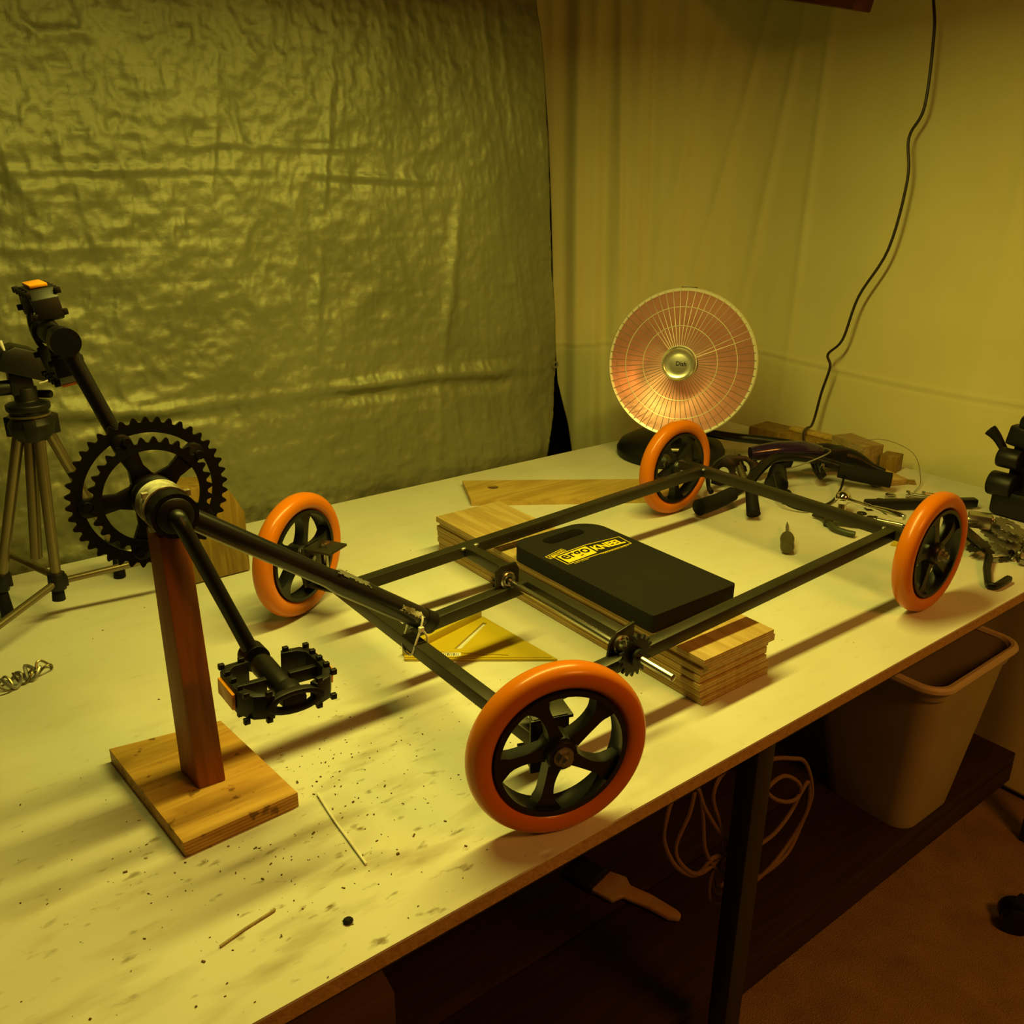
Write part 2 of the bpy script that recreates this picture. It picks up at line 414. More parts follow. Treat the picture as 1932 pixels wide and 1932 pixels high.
def build_canvas():
    P = smoothpts([(1.103,1.151,0),(1.30,1.002,0),(1.49,.862,0),(1.565,.74,0),(1.565,.55,0),(1.55,.25,0),(1.55,-.1,0),(1.56,-.6,0),(1.60,-1.25,0)], 24)
    P = np.array([tuple(p) for p in P]); d = np.r_[0, np.cumsum(np.linalg.norm(np.diff(P, axis=0), axis=1))]
    nx, nz = 620, 340
    z = np.linspace(-.745, 1.55, nz)[:, None]
    ez = [-.76,-.137,-.04,.092,.281,.575,.78,.973,1.096,1.55]; es = [.15,.133,.116,.083,.067,.053,.04,.022,0,-.05]
    s0 = np.interp(z, ez, es)
    s = s0+(d[-1]-s0)*np.linspace(0, 1, nx)[None, :]
    s_ = np.clip(s, 0, d[-1]); X = np.interp(s_, d, P[:,0]); Y = np.interp(s_, d, P[:,1])
    X = X+np.minimum(s, 0)*.797; Y = Y-np.minimum(s, 0)*.604
    tx = np.gradient(X, axis=1); ty = np.gradient(Y, axis=1); ln = np.sqrt(tx*tx+ty*ty)+1e-9
    nxv, nyv = ty/ln, -tx/ln                                   # normal facing the room
    sgn = np.where(nxv*(-.6)+nyv*(-.8) > 0, 1, -1); nxv = nxv*sgn; nyv = nyv*sgn
    Z = z+0*s
    fall = np.exp(-((s-.1)/.32)**2)
    h = .012*fall*np.sin(2*pi*(s*7.5+.25*np.sin(Z*2.1)))+.006*fall*np.sin(2*pi*(s*17+Z*.35))
    # soft fan of pulls from the top
    for (sa, sb, wd, a) in ((.62,.40,.013,.008),(.72,.58,.015,.006),(.30,.34,.010,.005),(.80,.78,.014,.005),(.50,.27,.017,.006),(1.35,1.30,.02,.004),(.22,.27,.009,.006)):
        cc = sa+(sb-sa)*(1.1-Z)/1.0
        h += a*np.exp(-((s-cc)/wd)**2)*np.clip((Z+.1)*1.4, 0, 1)
    h += .012*(fbm(s*2.2+Z*.6, Z*1.2, 3, 31)-.5)+.0025*(fbm(s*12, Z*7, 3, 37)-.5)
    dz = (Z-.2-.01*np.sin(s*4))/.0045
    h += .0028*np.exp(-dz*dz)-.002*np.exp(-(dz+2)**2)            # sewn seam
    h += .10*np.clip(-Z-.03, 0, 1)**1.2*np.clip((s-.75)*3, 0, 1)*0
    X = X+nxv*h; Y = Y+nyv*h
    me = grid_mesh('canvas_drop_cloth', X, Y, Z, M['canvas'])
    o = link('canvas_drop_cloth', me); o.location.z = T
    props(o, label='pale canvas drop cloth hung across the right corner behind the heater', category='cloth')
    sol = o.modifiers.new('thickness', 'SOLIDIFY'); sol.thickness = .001
build_canvas()

bm = NB(); bx(bm, (1.452, .20, .085), (.07, .40, .17)); bmesh.ops.rotate(bm, verts=bm.verts, cent=(1.452,0,0), matrix=Matrix.Rotation(R(13.6), 3, 'X')); bmesh.ops.translate(bm, verts=bm.verts, vec=(0,.417,1.014))
obj('wooden_beam', bm, M['red_beam'], base=(1.452,.76,1.015), bevel=.003, label='dark reddish wooden beam end at the top edge above the canvas', cat='beam')

# ================================================================== WORKBENCH
XB0, XB1, YB0, YB1 = -1.0, 1.503, -.3372, .7583
bench = thing('workbench', 'long workbench with a stained white top and dark legs', 'workbench', (.25, .21, -.76))
bm = NB(); bx(bm, ((XB0+XB1)/2, (YB0+YB1)/2, -.0014), (XB1-XB0, YB1-YB0, .0028)); obj('top_sheet', bm, M['tabletop'], bench, smooth=False)
bm = NB(); bx(bm, ((XB0+XB1)/2, (YB0+YB1)/2, -.0118), (XB1-XB0-.001, YB1-YB0-.001, .0176)); obj('core_board', bm, M['particle'], bench, smooth=False)
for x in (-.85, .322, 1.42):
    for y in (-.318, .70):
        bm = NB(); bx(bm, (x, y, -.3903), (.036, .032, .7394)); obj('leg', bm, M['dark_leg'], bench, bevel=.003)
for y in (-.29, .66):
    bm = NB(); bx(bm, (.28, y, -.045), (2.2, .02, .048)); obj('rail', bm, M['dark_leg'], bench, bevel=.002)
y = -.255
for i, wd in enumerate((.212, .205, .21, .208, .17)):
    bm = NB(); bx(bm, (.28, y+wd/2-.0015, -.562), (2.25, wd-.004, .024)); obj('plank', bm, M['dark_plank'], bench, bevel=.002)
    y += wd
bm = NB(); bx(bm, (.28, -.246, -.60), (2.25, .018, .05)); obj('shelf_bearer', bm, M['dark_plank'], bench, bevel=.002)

# ================================================================== PEDAL CART
cart = thing('pedal_cart', 'four-wheeled steel pedal cart frame with orange wheels standing on the workbench', 'cart', (.39, 0, 0))
BW = .0190
HF, HR, WF, LX = .0832, .1179, .2029, .7919
def hz(x): return HF+(HR-HF)*x/LX
def steel_bar(name, a, b, wd=BW, m_=None):
    bm = NB(); bar(bm, a, b, wd, wd); return obj(name, bm, m_ or M['steel_dark'], cart, bevel=.0022)
steel_bar('side_rail', (-.0, WF, HF), (LX+.01, WF+.003, HR))
steel_bar('side_rail', (-.0, -WF, HF), (LX+.01, -WF, HR))
steel_bar('front_axle_beam', (0, .286, HF), (0, -.262, HF))
steel_bar('rear_axle_beam', (LX, .262, HR), (LX, -.236, HR))
XM = .2227
steel_bar('cross_bar', (XM, WF-.007, hz(XM)), (XM, -WF+.007, hz(XM)))
steel_bar('short_rail', (.007, .034, HF), (XM-.007, .040, hz(XM)))
# weld beads where rails meet the cross bars
for (x, y) in ((XM-.012, WF-.010), (XM+.012, WF-.010), (XM-.012, -WF+.010), (LX-.010, -WF+.010), (LX-.010, WF-.010), (.010, WF-.010)):
    bm = NB(); bmesh.ops.create_icosphere(bm, subdivisions=2, radius=.0045, matrix=Matrix.Translation((x, y, hz(x)+.0075)) @ Matrix.Diagonal((1.3,.8,.6,1)))
    obj('weld_bead', bm, M['steel_dull'], cart)

# boom tube
B0 = Vector((-.287, 0, .339)); B1 = Vector((.026, 0, .1073))
dirb = (B1-B0).normalized()
bm = NB(); lathe(bm, [(.0108,.018),(.0118,.018),(.0118,.215),(.0126,.222),(.0142,.232),(.0146,.245),(.0146,(B1-B0).length),(.0126,(B1-B0).length),(.0126,.25)], B0, dirb, 36)
obj('boom_tube', bm, M['boom_paint'], cart)
bm = NB(); cyl(bm, B1-dirb*.016, B1+dirb*.0015, .0152, n=32, caps=False)
lathe(bm, [(.0125,0),(.0155,0),(.0155,.004),(.0125,.004)], B1-dirb*.002, dirb, 32, closed=True)
obj('tube_end', bm, M['black_metal'], cart)
# scraped and welded patches on the boom
def patch(name, t0, t1, a0, a1, seed, m_):
    bm = NB(); rng_ = random.Random(seed); nU, nV = 18, 8
    side = dirb.cross(Vector((0,1,0))).normalized();  side = side if side.z > 0 else -side
    yv = Vector((0,-1,0)); V = {}
    for i in range(nU+1):
        for j in range(nV+1):
            t = t0+(t1-t0)*i/nU; a = a0+(a1-a0)*j/nV
            rr = .0149+.0006*rng_.random()
            V[i,j] = bm.verts.new(B0+dirb*t+rr*(cos(a)*side+sin(a)*yv))
    for i in range(nU):
        for j in range(nV):
            e = abs((j+.5)/nV-.5)*2
            e2 = abs((i+.5)/nU-.5)*2
            if rng_.random() > max(e, e2)**5*1.1: bm.faces.new((V[i,j],V[i+1,j],V[i+1,j+1],V[i,j+1]))
    bmesh.ops.delete(bm, geom=[v for v in bm.verts if not v.link_faces], context='VERTS')
    return obj(name, bm, m_, cart)
Lb = (B1-B0).length
patch('scraped_patch', Lb*.56, Lb*.70, -.15, .75, 4, M['steel_dull'])
patch('scraped_patch', Lb*.83, Lb*.94, .9, 1.5, 6, M['rough_paint'])
# white cable tie holding the boom to the front beam
bm = NB()
ctr = Vector((.004, -.002, .094))
zt = [(.000,-.018,.112),(.006,-.015,.126),(.010,.001,.131),(.006,.016,.124),(.000,.017,.100),(-.009,.014,.080),(-.011,.0,.073),(-.011,-.014,.079),(-.006,-.018,.098)]
tube(bm, smoothpts(zt, 5, True), .0014, 6, closed=True)
zt2 = [(.002,-.019,.113),(.010,-.018,.098),(.011,-.014,.080),(.006,-.008,.073)]
tube(bm, smoothpts(zt2, 5), .0013, 6)
bx(bm, (.001,-.0190,.113), (.006,.005,.006))
obj('cable_tie', bm, M['white_plastic'], cart)

# bottom bracket shell, rings, cranks, pedals
BB = Vector((-.287, 0, .339)); AY = (0, 1, 0)
bm = NB(); lathe(bm, [(.0195,-.036),(.0235,-.036),(.0235,-.030),(.0225,-.0295),(.0225,.030),(.0238,.031),(.0238,.036),(.0195,.036)], BB, AY, 48, closed=True)
shell = obj('bottom_bracket_shell', bm, M['black_metal'], cart)
bm = NB(); lathe(bm, [(.0228,-.012),(.0245,-.012),(.0245,-.008),(.0240,.010),(.0246,.013),(.0246,.016),(.0228,.016)], BB, AY, 48, closed=True)
for k in (.5, 2.4, 4.0): bx(bm, BB+Vector((.0255*cos(k), -.006, .0255*sin(k))), (.006,.006,.006))
obj('collar', bm, M['rough_paint'], shell)
bm = NB(); lathe(bm, [(0,-.039),(.012,-.0395),(.0185,-.037),(.0205,-.033),(.0,-.033)], BB, AY, 40)
obj('bearing_cup', bm, M['black_plastic'], shell)

def gear_outline(nt_, rt, rr, ph=0):
    pts = []
    for k in range(nt_):
        a = 2*pi*k/nt_+ph; s = 2*pi/nt_
        for (f, r) in ((-.5, rr), (-.34, rr+.1*(rt-rr)), (-.17, rr+.72*(rt-rr)), (-.06, rt), (.06, rt), (.17, rr+.72*(rt-rr)), (.34, rr+.1*(rt-rr))):
            pts.append((r*cos(a+f*s), r*sin(a+f*s)))
    return pts
def mtY(org, rot=0):     # local XY plane -> XZ plane, local z -> -Y
    return Matrix.Translation(org) @ Matrix.Rotation(rot, 4, 'Y') @ Matrix.Rotation(R(90), 4, 'X')
def chainring(name, y, nt_, rt, rr, ri, th):
    bm = NB(); o = gear_outline(nt_, rt, rr); n = len(o)
    inn = [(ri*cos(math.atan2(p[1],p[0])), ri*sin(math.atan2(p[1],p[0]))) for p in o]
    prism(bm, o, -th/2, th/2, mtY((BB.x, y, BB.z)), hole=inn)
    return obj(name, bm, M['black_metal'], cart)
big = chainring('chainring', .050, 42, .0835, .0775, .0668, .003)
small = chainring('chainring', .041, 31, .0640, .0580, .0500, .003)
bm = NB()
mt = mtY((BB.x, .046, BB.z))
prism(bm, ring_pts(.0235, 40), -.004, .004, mt)
for k in range(5):
    a = 2*pi*k/5+R(110); u = Vector((cos(a), sin(a))); v = Vector((-sin(a), cos(a)))
    o = [u*.018+v*.013, u*.034+v*.008, u*.050+v*.010, u*.066+v*.010, u*.071+v*.006, u*.073, u*.071-v*.006, u*.066-v*.010, u*.050-v*.010, u*.034-v*.008, u*.018-v*.013]
    prism(bm, [tuple(p) for p in o][::-1], -.0045, .0035, mt)
spider = obj('spider', bm, M['black_metal'], cart, bevel=.0008)
for k in range(5):
    a = 2*pi*k/5+R(110)
    bm = NB(); q = Vector((BB.x+.0645*cos(a), 0, BB.z-.0645*sin(a)))
    # chainring bolt
    cyl(bm, (q.x, .036, q.z), (q.x, .054, q.z), .0045, n=14); obj('ring_bolt', bm, M['black_metal'], spider)

dcr = Vector((.052, 0, -.162)).normalized()
def crank(side):
    s = 1 if side < 0 else -1
    y0 = -.036 if side < 0 else .052
    o_ = -1 if side < 0 else 1
    P = [BB+Vector((0, y0*.2, 0)), BB+Vector((0, y0, 0)), BB+Vector((0, y0+o_*.007, 0))+dcr*s*.004, BB+Vector((0, y0+o_*.012, 0))+dcr*s*.018,
         BB+Vector((0, y0+o_*.021, 0))+dcr*s*.08, BB+Vector((0, y0+o_*.030, 0))+dcr*s*.150, BB+Vector((0, y0+o_*.031, 0))+dcr*s*.170]
    bm = NB(); P = smoothpts(P, 6); n = len(P)
    tube(bm, P, [.0092-.0014*max(0, min(1, (i-10)/8))+.0008*max(0, min(1, (i-26)/8)) for i in range(n)], 20)
    q = P[-1]
    cyl(bm, q+Vector((0,.0095,0)), q-Vector((0,.0095,0)), .0145, n=28)
    return obj('crank_arm', bm, M['black_metal'], cart), q, o_
def pedal(parent, q, o_, rot):
    """platform pedal: body, cage with toothed edges, reflectors; local: axle along +Y"""
    mt = Matrix.Translation(q) @ Matrix.Rotation(rot, 4, 'Y') @ Matrix.Diagonal((1, o_, 1, 1))
    bm = NB()
    def CY(a, b, r, r2=None, n=20): 
        vs_ = cyl(bm, a, b, r, r2, n); [setattr(v, 'co', mt @ v.co) for v in vs_]
    def B(c, s):
        vs_ = bx(bm, c, s); [setattr(v, 'co', mt @ v.co) for v in vs_]
    CY((0,.008,0), (0,.022,0), .0055); CY((0,.018,0), (0,.026,0), .011)
    CY((0,.024,0), (0,.085,0), .0125, .0105); CY((0,.085,0),(0,.106,0), .014, .012)
    for s in (-1, 1):
        # long sides, waved
        pts = [(s*.020,.024),(s*.040,.026),(s*.049,.036),(s*.050,.060),(s*.049,.084),(s*.040,.100),(s*.022,.108)]
        inn = [(s*.017,.031),(s*.034,.033),(s*.041,.040),(s*.042,.060),(s*.041,.080),(s*.034,.093),(s*.018,.100)]
        loop = pts+inn[::-1]
        if s < 0: loop = loop[::-1]
        prism(bm, loop, -.0125, .0125, mt)
        B((s*.027,.062,0), (.030,.007,.014))
        for k in range(5):
            yy = .030+.0165*k
            for zz in (-1, 1): B((s*.0455,yy,zz*.0140), (.006,.005,.006))
        for zz in (-1, 1):
            B((s*.024,.027,zz*.014), (.006,.005,.006)); B((s*.026,.104,zz*.014), (.006,.005,.006))
    # outer end ring
    o = [(.024*cos(a)*1.25, .0125*sin(a)) for a in np.linspace(0, 2*pi, 25)[:-1]]; i_ = [(.017*cos(a)*1.2, .0075*sin(a)) for a in np.linspace(0, 2*pi, 25)[:-1]]
    prism(bm, o, .100, .109, mt @ Matrix(((1,0,0,0),(0,0,1,0),(0,1,0,0),(0,0,0,1))), hole=i_)
    p = obj('pedal', bm, M['black_plastic'], parent, bevel=.0006)
    for s in (-1, 1):
        bm2 = NB(); vs_ = bx(bm2, (s*.0515,.060,0), (.0035,.040,.017)); [setattr(v, 'co', mt @ v.co) for v in vs_]
        obj('reflector', bm2, M['orange_refl'], parent, bevel=.0008, label='orange reflector')
    return p
c1, q1, o1 = crank(-1); pedal(c1, q1, o1, R(4))
c2, q2, o2 = crank(1); pedal(c2, q2, o2, R(82))

# ---- wheels: wheel (rim) > tyre, axle_bolt
def make_rim():
    """axis along local Y, centre at origin"""
    bm = NB()
    ro, ri, hw = .0735, .0690, .0135
    lathe(bm, [(ri,-.0115),(ri-.001,-.0135),(ro,-.0135),(ro,.0135),(ri-.001,.0135),(ri,.0115),(ri+.0025,0)], (0,0,0), (0,1,0), 72, closed=True)
    lathe(bm, [(.0085,-.016),(.0155,-.016),(.0185,-.012),(.0185,.012),(.0155,.016),(.0085,.016)], (0,0,0), (0,1,0), 40, closed=True)
    for k in range(5):
        a0 = 2*pi*k/5; n = 12; L_, R_ = [], []
        for i in range(n+1):
            t = i/n; r = .013+(.0705-.013)*t; tw = a0+.17*t*t
            wdt = .0088-.0030*math.sin(pi*min(1, t*1.15))+.0085*max(0, t-.72)/.28*.9
            L_.append((r*cos(tw)-wdt*sin(tw), r*sin(tw)+wdt*cos(tw))); R_.append((r*cos(tw)+wdt*sin(tw), r*sin(tw)-wdt*cos(tw)))
        prism(bm, R_+L_[::-1], -.0085, .0085, mtY((0,0,0)))
    return finish(bm, 'wheel', M['rim_black'], bevel=0.0007)
def make_tyre():
    bm = NB(); P = []
    for k in range(28):
        a = 2*pi*k/28; ca, sa = cos(a), sin(a)
        P.append((.0862+.0138*math.copysign(abs(ca)**.86, ca), .0150*math.copysign(abs(sa)**.9, sa)))
    lathe(bm, P, (0,0,0), (0,1,0), 110, closed=True)
    return finish(bm, 'tyre', M['orange'])
def make_bolt():
    bm = NB(); cyl(bm, (0,-.029,0), (0,.030,0), .0042, n=16); cyl(bm, (0,-.024,0), (0,-.017,0), .0085, n=6); cyl(bm, (0,-.0175,0), (0,-.016,0), .011, n=24)
    cyl(bm, (0,.0165,0), (0,.0235,0), .0085, n=6)
    return finish(bm, 'axle_bolt', M['steel_dull'])
rim, tyre, bolt = make_rim(), make_tyre(), make_bolt()
cb = _base[cart.name]
WH = [(-.0089,-.3044,-.3163,-.0152,-.60,1), (-.0119,.3275,.4891,.0184,.0,-1), (.8087,.2910,.0218,.0067,.35,-1), (.8062,-.2630,.0339,-.0118,.8,1)]
for (x, y, yw, cb_, ph, sd) in WH:
    o = link('wheel', rim, cart); o.location = Vector((x, y, .1002))-cb
    mtw = Matrix.Rotation(yw, 4, 'Z') @ Matrix.Rotation(cb_, 4, 'X') @ Matrix.Rotation(ph, 4, 'Y')
    o.rotation_euler = mtw.to_euler()
    t_ = link('tyre', tyre, o); b_ = link('axle_bolt', bolt, o)
    if sd < 0: b_.rotation_euler = (0, 0, pi)
    t_['label'] = 'orange tyre'

# steering brackets at the front corners
def steer(x, y, yw, sd):
    """bent steel bracket holding the wheel; sd=+1 for the left wheel"""
    rt = Matrix.Rotation(yw, 3, 'Z'); ctr = Vector((x, y, HF)); yb = Vector((0, .286 if sd > 0 else -.262, HF))
    ax = rt @ Vector((0, sd, 0)); fx = rt @ Vector((1, 0, 0))
    inner = Vector((x, y, 0))-ax*.024
    bm = NB()
    def P(a, b, z): q = inner+fx*a-ax*b; return Vector((q.x, q.y, z))
    # back plate against the wheel, top and bottom flanges reaching over the beam
    bx(bm, P(0, .0, HF+.006), (.044,.004,.066), rt)
    bx(bm, P(0.004, .024, HF+.037), (.046,.052,.004), rt)
    bx(bm, P(0.004, .024, HF-.025), (.046,.052,.004), rt)
    br = obj('steering_bracket', bm, M['steel_dark'], cart, bevel=.001)
    bm = NB(); k = P(.002, .026, 0)
    cyl(bm, (k.x,k.y,HF-.034), (k.x,k.y,HF+.046), .004, n=14); cyl(bm, (k.x,k.y,HF+.039), (k.x,k.y,HF+.0455), .0085, n=6); cyl(bm, (k.x,k.y,HF-.036), (k.x,k.y,HF-.028), .008, n=6)
    obj('king_pin', bm, M['steel'], br)
steer(-.0119, .3275, .4891, 1); steer(-.0089, -.3044, -.3163, -1)
for y, s in ((.2910, 1), (-.2630, -1)):
    bm = NB(); cyl(bm, (.807, y-s*.016, .1002), (.807, y-s*.050, .1075), .007, n=16); obj('stub_axle', bm, M['steel'], cart)

# jack shaft with plates and sprockets
SX, SZ = .182, .1115
def plate(y, tab):
    bm = NB(); o = [(-.020,-.034),(.020,-.034),(.022,.012),(.016,.024),(-.012,.024),(-.020,.016)]
    if tab: o = [(-.024,-.036),(.022,-.036),(.024,.008),(.024,.024),(-.006,.018),(-.018,.004)]
    polyhole(bm, o, [[(.010*cos(a), .010*sin(a)) for a in np.linspace(2*pi, 0, 21)[:-1]]], -.0018, .0018, mtY((SX, y, SZ)))
    p = obj('bearing_plate', bm, M['steel_dark'], cart, bevel=.0006)
    bm = NB(); lathe(bm, [(.0062,-.006),(.0085,-.006),(.009,-.0035),(.0105,-.0035),(.0115,-.006),(.0130,-.005),(.0130,.005),(.0062,.005)], (SX, y, SZ), (0,1,0), 36, closed=True)
    obj('bearing', bm, M['steel'], p)
    bm = NB(); cyl(bm, (SX-.012, y-.001, SZ-.026), (SX-.012, y-.008, SZ-.026), .004, n=12); cyl(bm, (SX+.012, y-.001, SZ-.026), (SX+.012, y-.008, SZ-.026), .004, n=12)
    obj('rivet', bm, M['steel'], p)
plate(.040, False); plate(-.196, True)
bm = NB(); cyl(bm, (SX, .050, SZ), (SX+.004, -.285, SZ-.008), .0047, n=24); obj('jack_shaft', bm, M['steel'], cart, bevel=.0008)
def sprocket(y, nt_, rt, name='sprocket'):
    bm = NB(); o = gear_outline(nt_, rt, rt-.0065)
    prism(bm, o, -.0016, .0016, mtY((SX+.001, y, SZ-.004)))
    cyl(bm, (SX+.001, y-.008, SZ-.005), (SX+.001, y+.008, SZ-.005), .012, n=28)
    obj(name, bm, M['black_metal'], cart)
sprocket(-.224, 18, .0285); sprocket(.047, 13, .0215)

# ================================================================== STAND UNDER THE CRANKS
stand = thing('wooden_stand', 'reddish wooden post on a square plywood base propping up the cranks', 'stand', (-.285, -.01, 0))
bm = NB(); prism(bm, [(-.3445,-.1135),(-.2175,-.109),(-.2365,.078),(-.3640,.0995)], 0, .0185); obj('base_board', bm, M['ply_orange'], stand, bevel=.0008)
bm = NB()
lo = [(-.3030,-.0385),(-.2735,-.0410),(-.2785,.0045),(-.3090,.0070)]
hi = [(-.3020,-.0215),(-.2735,-.0245),(-.2740,.0145),(-.3040,.0170)]
a = [bm.verts.new((x,y,.0185)) for x,y in lo]; b = [bm.verts.new((x,y,.3148)) for x,y in hi]
bm.faces.new(a[::-1]); bm.faces.new(b)
for k in range(4): bm.faces.new((a[k],a[(k+1)%4],b[(k+1)%4],b[k]))
obj('post', bm, M['redwood'], stand, bevel=.0015)

# ================================================================== PLYWOOD STACK AND KNEELING PAD
NS = 7; tz = .0104
words = ['bottom plywood board of the stack, lying flat on the white bench', 'second plywood board from the bottom of the stack', 'third plywood board from the bottom of the stack',
 'middle plywood board of the stack, fourth from the bottom', 'third plywood board from the top of the stack', 'second plywood board from the top of the stack', 'topmost plywood board, right under the black kneeling pad']
z = 0
for i in range(NS):
    jx, jy = random.uniform(-.0035,.0035), random.uniform(-.004,.004)
    a_ = random.uniform(-.006,.006)
    bm = NB(); th = tz-.0002
    y0, y1 = -.240, .406
    if i == NS-1: y0, jx = -.243, -.004
    bx(bm, (.366+jx, (y0+y1)/2+jy, z+th/2), (.142+random.uniform(-.003,.003), y1-y0, th), Matrix.Rotation(a_, 3, 'Z'))
    obj('plywood_board', bm, M['ply_pale'], base=(.366, .08, z), bevel=.0006, label=words[i], cat='board', group='plywood boards in the stack under the kneeling pad')
    z += tz
ZS = z
pad = thing('kneeling_pad', 'black foam kneeling pad with a yellow printed logo, on the plywood stack', 'kneeling pad', (.375, 0, ZS))
# outline (x, y) with rounded handle end and a hand hole
PX0, PX1, PY0, PY1 = .286, .460, -.155, .170
def arcpts(cx, cy, r, a0, a1, n): return [(cx+r*cos(a0+(a1-a0)*k/n), cy+r*sin(a0+(a1-a0)*k/n)) for k in range(n+1)]
out = arcpts(PX1-.006, PY0+.006, .006, -pi/2, 0, 4)+arcpts(PX1-.045, PY1-.045, .045, 0, pi/2, 12)+arcpts(PX0+.028, PY1-.028, .028, pi/2, pi, 10)+arcpts(PX0+.006, PY0+.006, .006, pi, 3*pi/2, 4)
hole = arcpts(.404, .140, .0135, pi/2, -pi/2, 8)+arcpts(.345, .136, .0135, -pi/2, -3*pi/2, 8)
bm = NB(); polyhole(bm, out, [hole], ZS+.0005, ZS+.0275)
obj('foam_slab', bm, M['foam'], pad, bevel=.0018)
# printed logo
def text_mesh(body, size, extr=.00012, bold=.0, shear=0.):
    cu = bpy.data.curves.new('txt', 'FONT'); cu.body = body; cu.size = size; cu.extrude = extr; cu.align_x = 'CENTER'; cu.align_y = 'CENTER'
    cu.offset = bold; cu.shear = shear; cu.resolution_u = 3
    o = bpy.data.objects.new('txt', cu); C.objects.link(o); dg = bpy.context.evaluated_depsgraph_get(); dg.update()
    me = bpy.data.meshes.new_from_object(o.evaluated_get(dg)); bpy.data.objects.remove(o); bpy.data.curves.remove(cu)
    return me
ZP = ZS+.0278
def put_mesh(name, me, m_, parent, M4, label=None):
    me.transform(M4); me.transform(Matrix.Translation(-_base[pad.name])); me.materials.clear(); me.materials.append(m_)
    o = link(name, me, parent)

    if label: o['label'] = label
    return o

def flat(name, pts, m_, dz=0., hole=None, label=None):
    bm = NB(); prism(bm, [(p[0], p[1]) for p in pts], ZP+dz-.0001, ZP+dz+.0001, hole=[(p[0], p[1]) for p in hole] if hole else None)
    o = obj(name, bm, m_, pad, smooth=False)
    if label: o['label'] = label
    return o
flat('logo_panel', [(.310,.049),(.3725,.053),(.3745,.0835),(.310,.078)], M['yellow_print'], label='yellow panel of the logo')
flat('logo_frame', [(.304,.045),(.444,.0475),(.4475,.0815),(.379,.0885),(.304,.083)], M['yellow_print'], -.0001,
     hole=[(.3055,.0465),(.4430,.049),(.4460,.0805),(.379,.0870),(.3055,.0815)])
flat('logo_frame', [(.296,.0765),(.338,.0880),(.336,.0985),(.294,.0885)], M['yellow_print'], .0001,
     hole=[(.2972,.0780),(.3370,.0888),(.3352,.0972),(.2954,.0875)])
def word(body, x, y, sx, sy, rot, m_, dz, bold=.0):
    me = text_mesh(body, 1.0, .004, bold)
    co = [v.co.copy() for v in me.vertices]; w_ = max(c.x for c in co)-min(c.x for c in co); h_ = max(c.y for c in co)-min(c.y for c in co)
    cx_ = (max(c.x for c in co)+min(c.x for c in co))/2; cy_ = (max(c.y for c in co)+min(c.y for c in co))/2
    M4 = Matrix.Translation((x, y, ZP+dz)) @ Matrix.Rotation(rot, 4, 'Z') @ Matrix.Diagonal((sx/w_, sy/h_, .03, 1)) @ Matrix.Translation((-cx_, -cy_, 0))
    return put_mesh('lettering', me, m_, pad, M4)
word('ergo', .3415, .0655, .057, .0235, R(2.5), M['foam'], .00022, .018)
word('KNEEL', .4085, .0670, .062, .0195, R(-3), M['yellow_print'], .0001, .035)
word('GENUINE', .3165, .0877, .036, .0052, R(14.5), M['yellow_print'], .00022, .01)
word('TECHNOLOGY', .405, .0445, .060, .0022, R(1), M['yellow_print'], .0001, 0)
word('FOAM GUARD', .330, .0420, .030, .0020, R(2), M['yellow_print'], .0001, 0)

# ================================================================== SMALLER WOOD AND THE SQUARE
bm = NB(); o = [(.485,.572),(.792,.367),(.901,.493),(.546,.695)]
o = [(.487,.573),(.900,.300),(.965,.405),(.546,.694)]
kx, ky = .575, .615
hp = [(kx+.0125*cos(a), ky+.0125*sin(a)) for a in np.linspace(2*pi, 0, 21)[:-1]]
polyhole(bm, o, [hp], .0003, .0133)
db = obj('drilled_board', bm, M['board_pale'], base=(.7,.5,0), label='long pale board with a drilled hole lying behind the far rail of the cart', cat='board')
bm = NB(); prism(bm, [(kx+.0123*cos(a), ky+.0123*sin(a)) for a in np.linspace(0, 2*pi, 21)[:-1]], .0006, .0105, Matrix.Translation((-.7,-.5,0))); kn = link('hole_disc', finish(bm, 'hole_disc', M['brown_paper']), db); kn['label'] = 'dark round disc in the hole'  # dark disc filling the drilled hole so it reads dark against the pale board

sq = thing('speed_square', 'yellow triangular speed square lying flat under the boom end', 'square', (.12, .08, 0))
tri = [(.0375,.094),(.2165,-.039),(.2075,.134),(.057,.128)]
tri = [(.0380,.0935),(.2165,-.0390),(.2070,.1345),(.1990,.1370),(.0550,.1250)]
slot = [(.1120,.0760),(.1210,.0700),(.1990,.1130),(.1960,.1190)]
bm = NB(); polyhole(bm, tri, [slot], .0004, .0040); obj('plate', bm, M['yellow_plastic'], sq, bevel=.0006)
bm = NB(); bar(bm, (.045,.1060,.0085), (.203,.1385,.0085), .010, .017); 
obj('fence', bm, M['yellow_plastic'], sq, bevel=.0012)
bm = NB(); bar(bm, (.040,.0975,.0046), (.212,-.0305,.0046), .0035, .0014); bar(bm, (.060,.1070,.0046),(.165,.0120,.0046), .0012,.0010); obj('ridge', bm, M['yellow_plastic'], sq)
bm = NB(); bar(bm, (.084,.0735,.0046), (.110,.0545,.0046), .0105, .0006); lb = obj('price_label', bm, M['label_white'], sq, label='small white bar code label')
bm = NB()
for k in range(9):
    t = k/9+.05; x = .0865+(.108-.0865)*t; y = .0717+(.0560-.0717)*t
    bar(bm, (x-.0023,y-.0031,.0050), (x+.0023,y+.0031,.0050), .0009 if k % 3 else .0016, .0002)
obj('bars', bm, M['rubber'], lb)

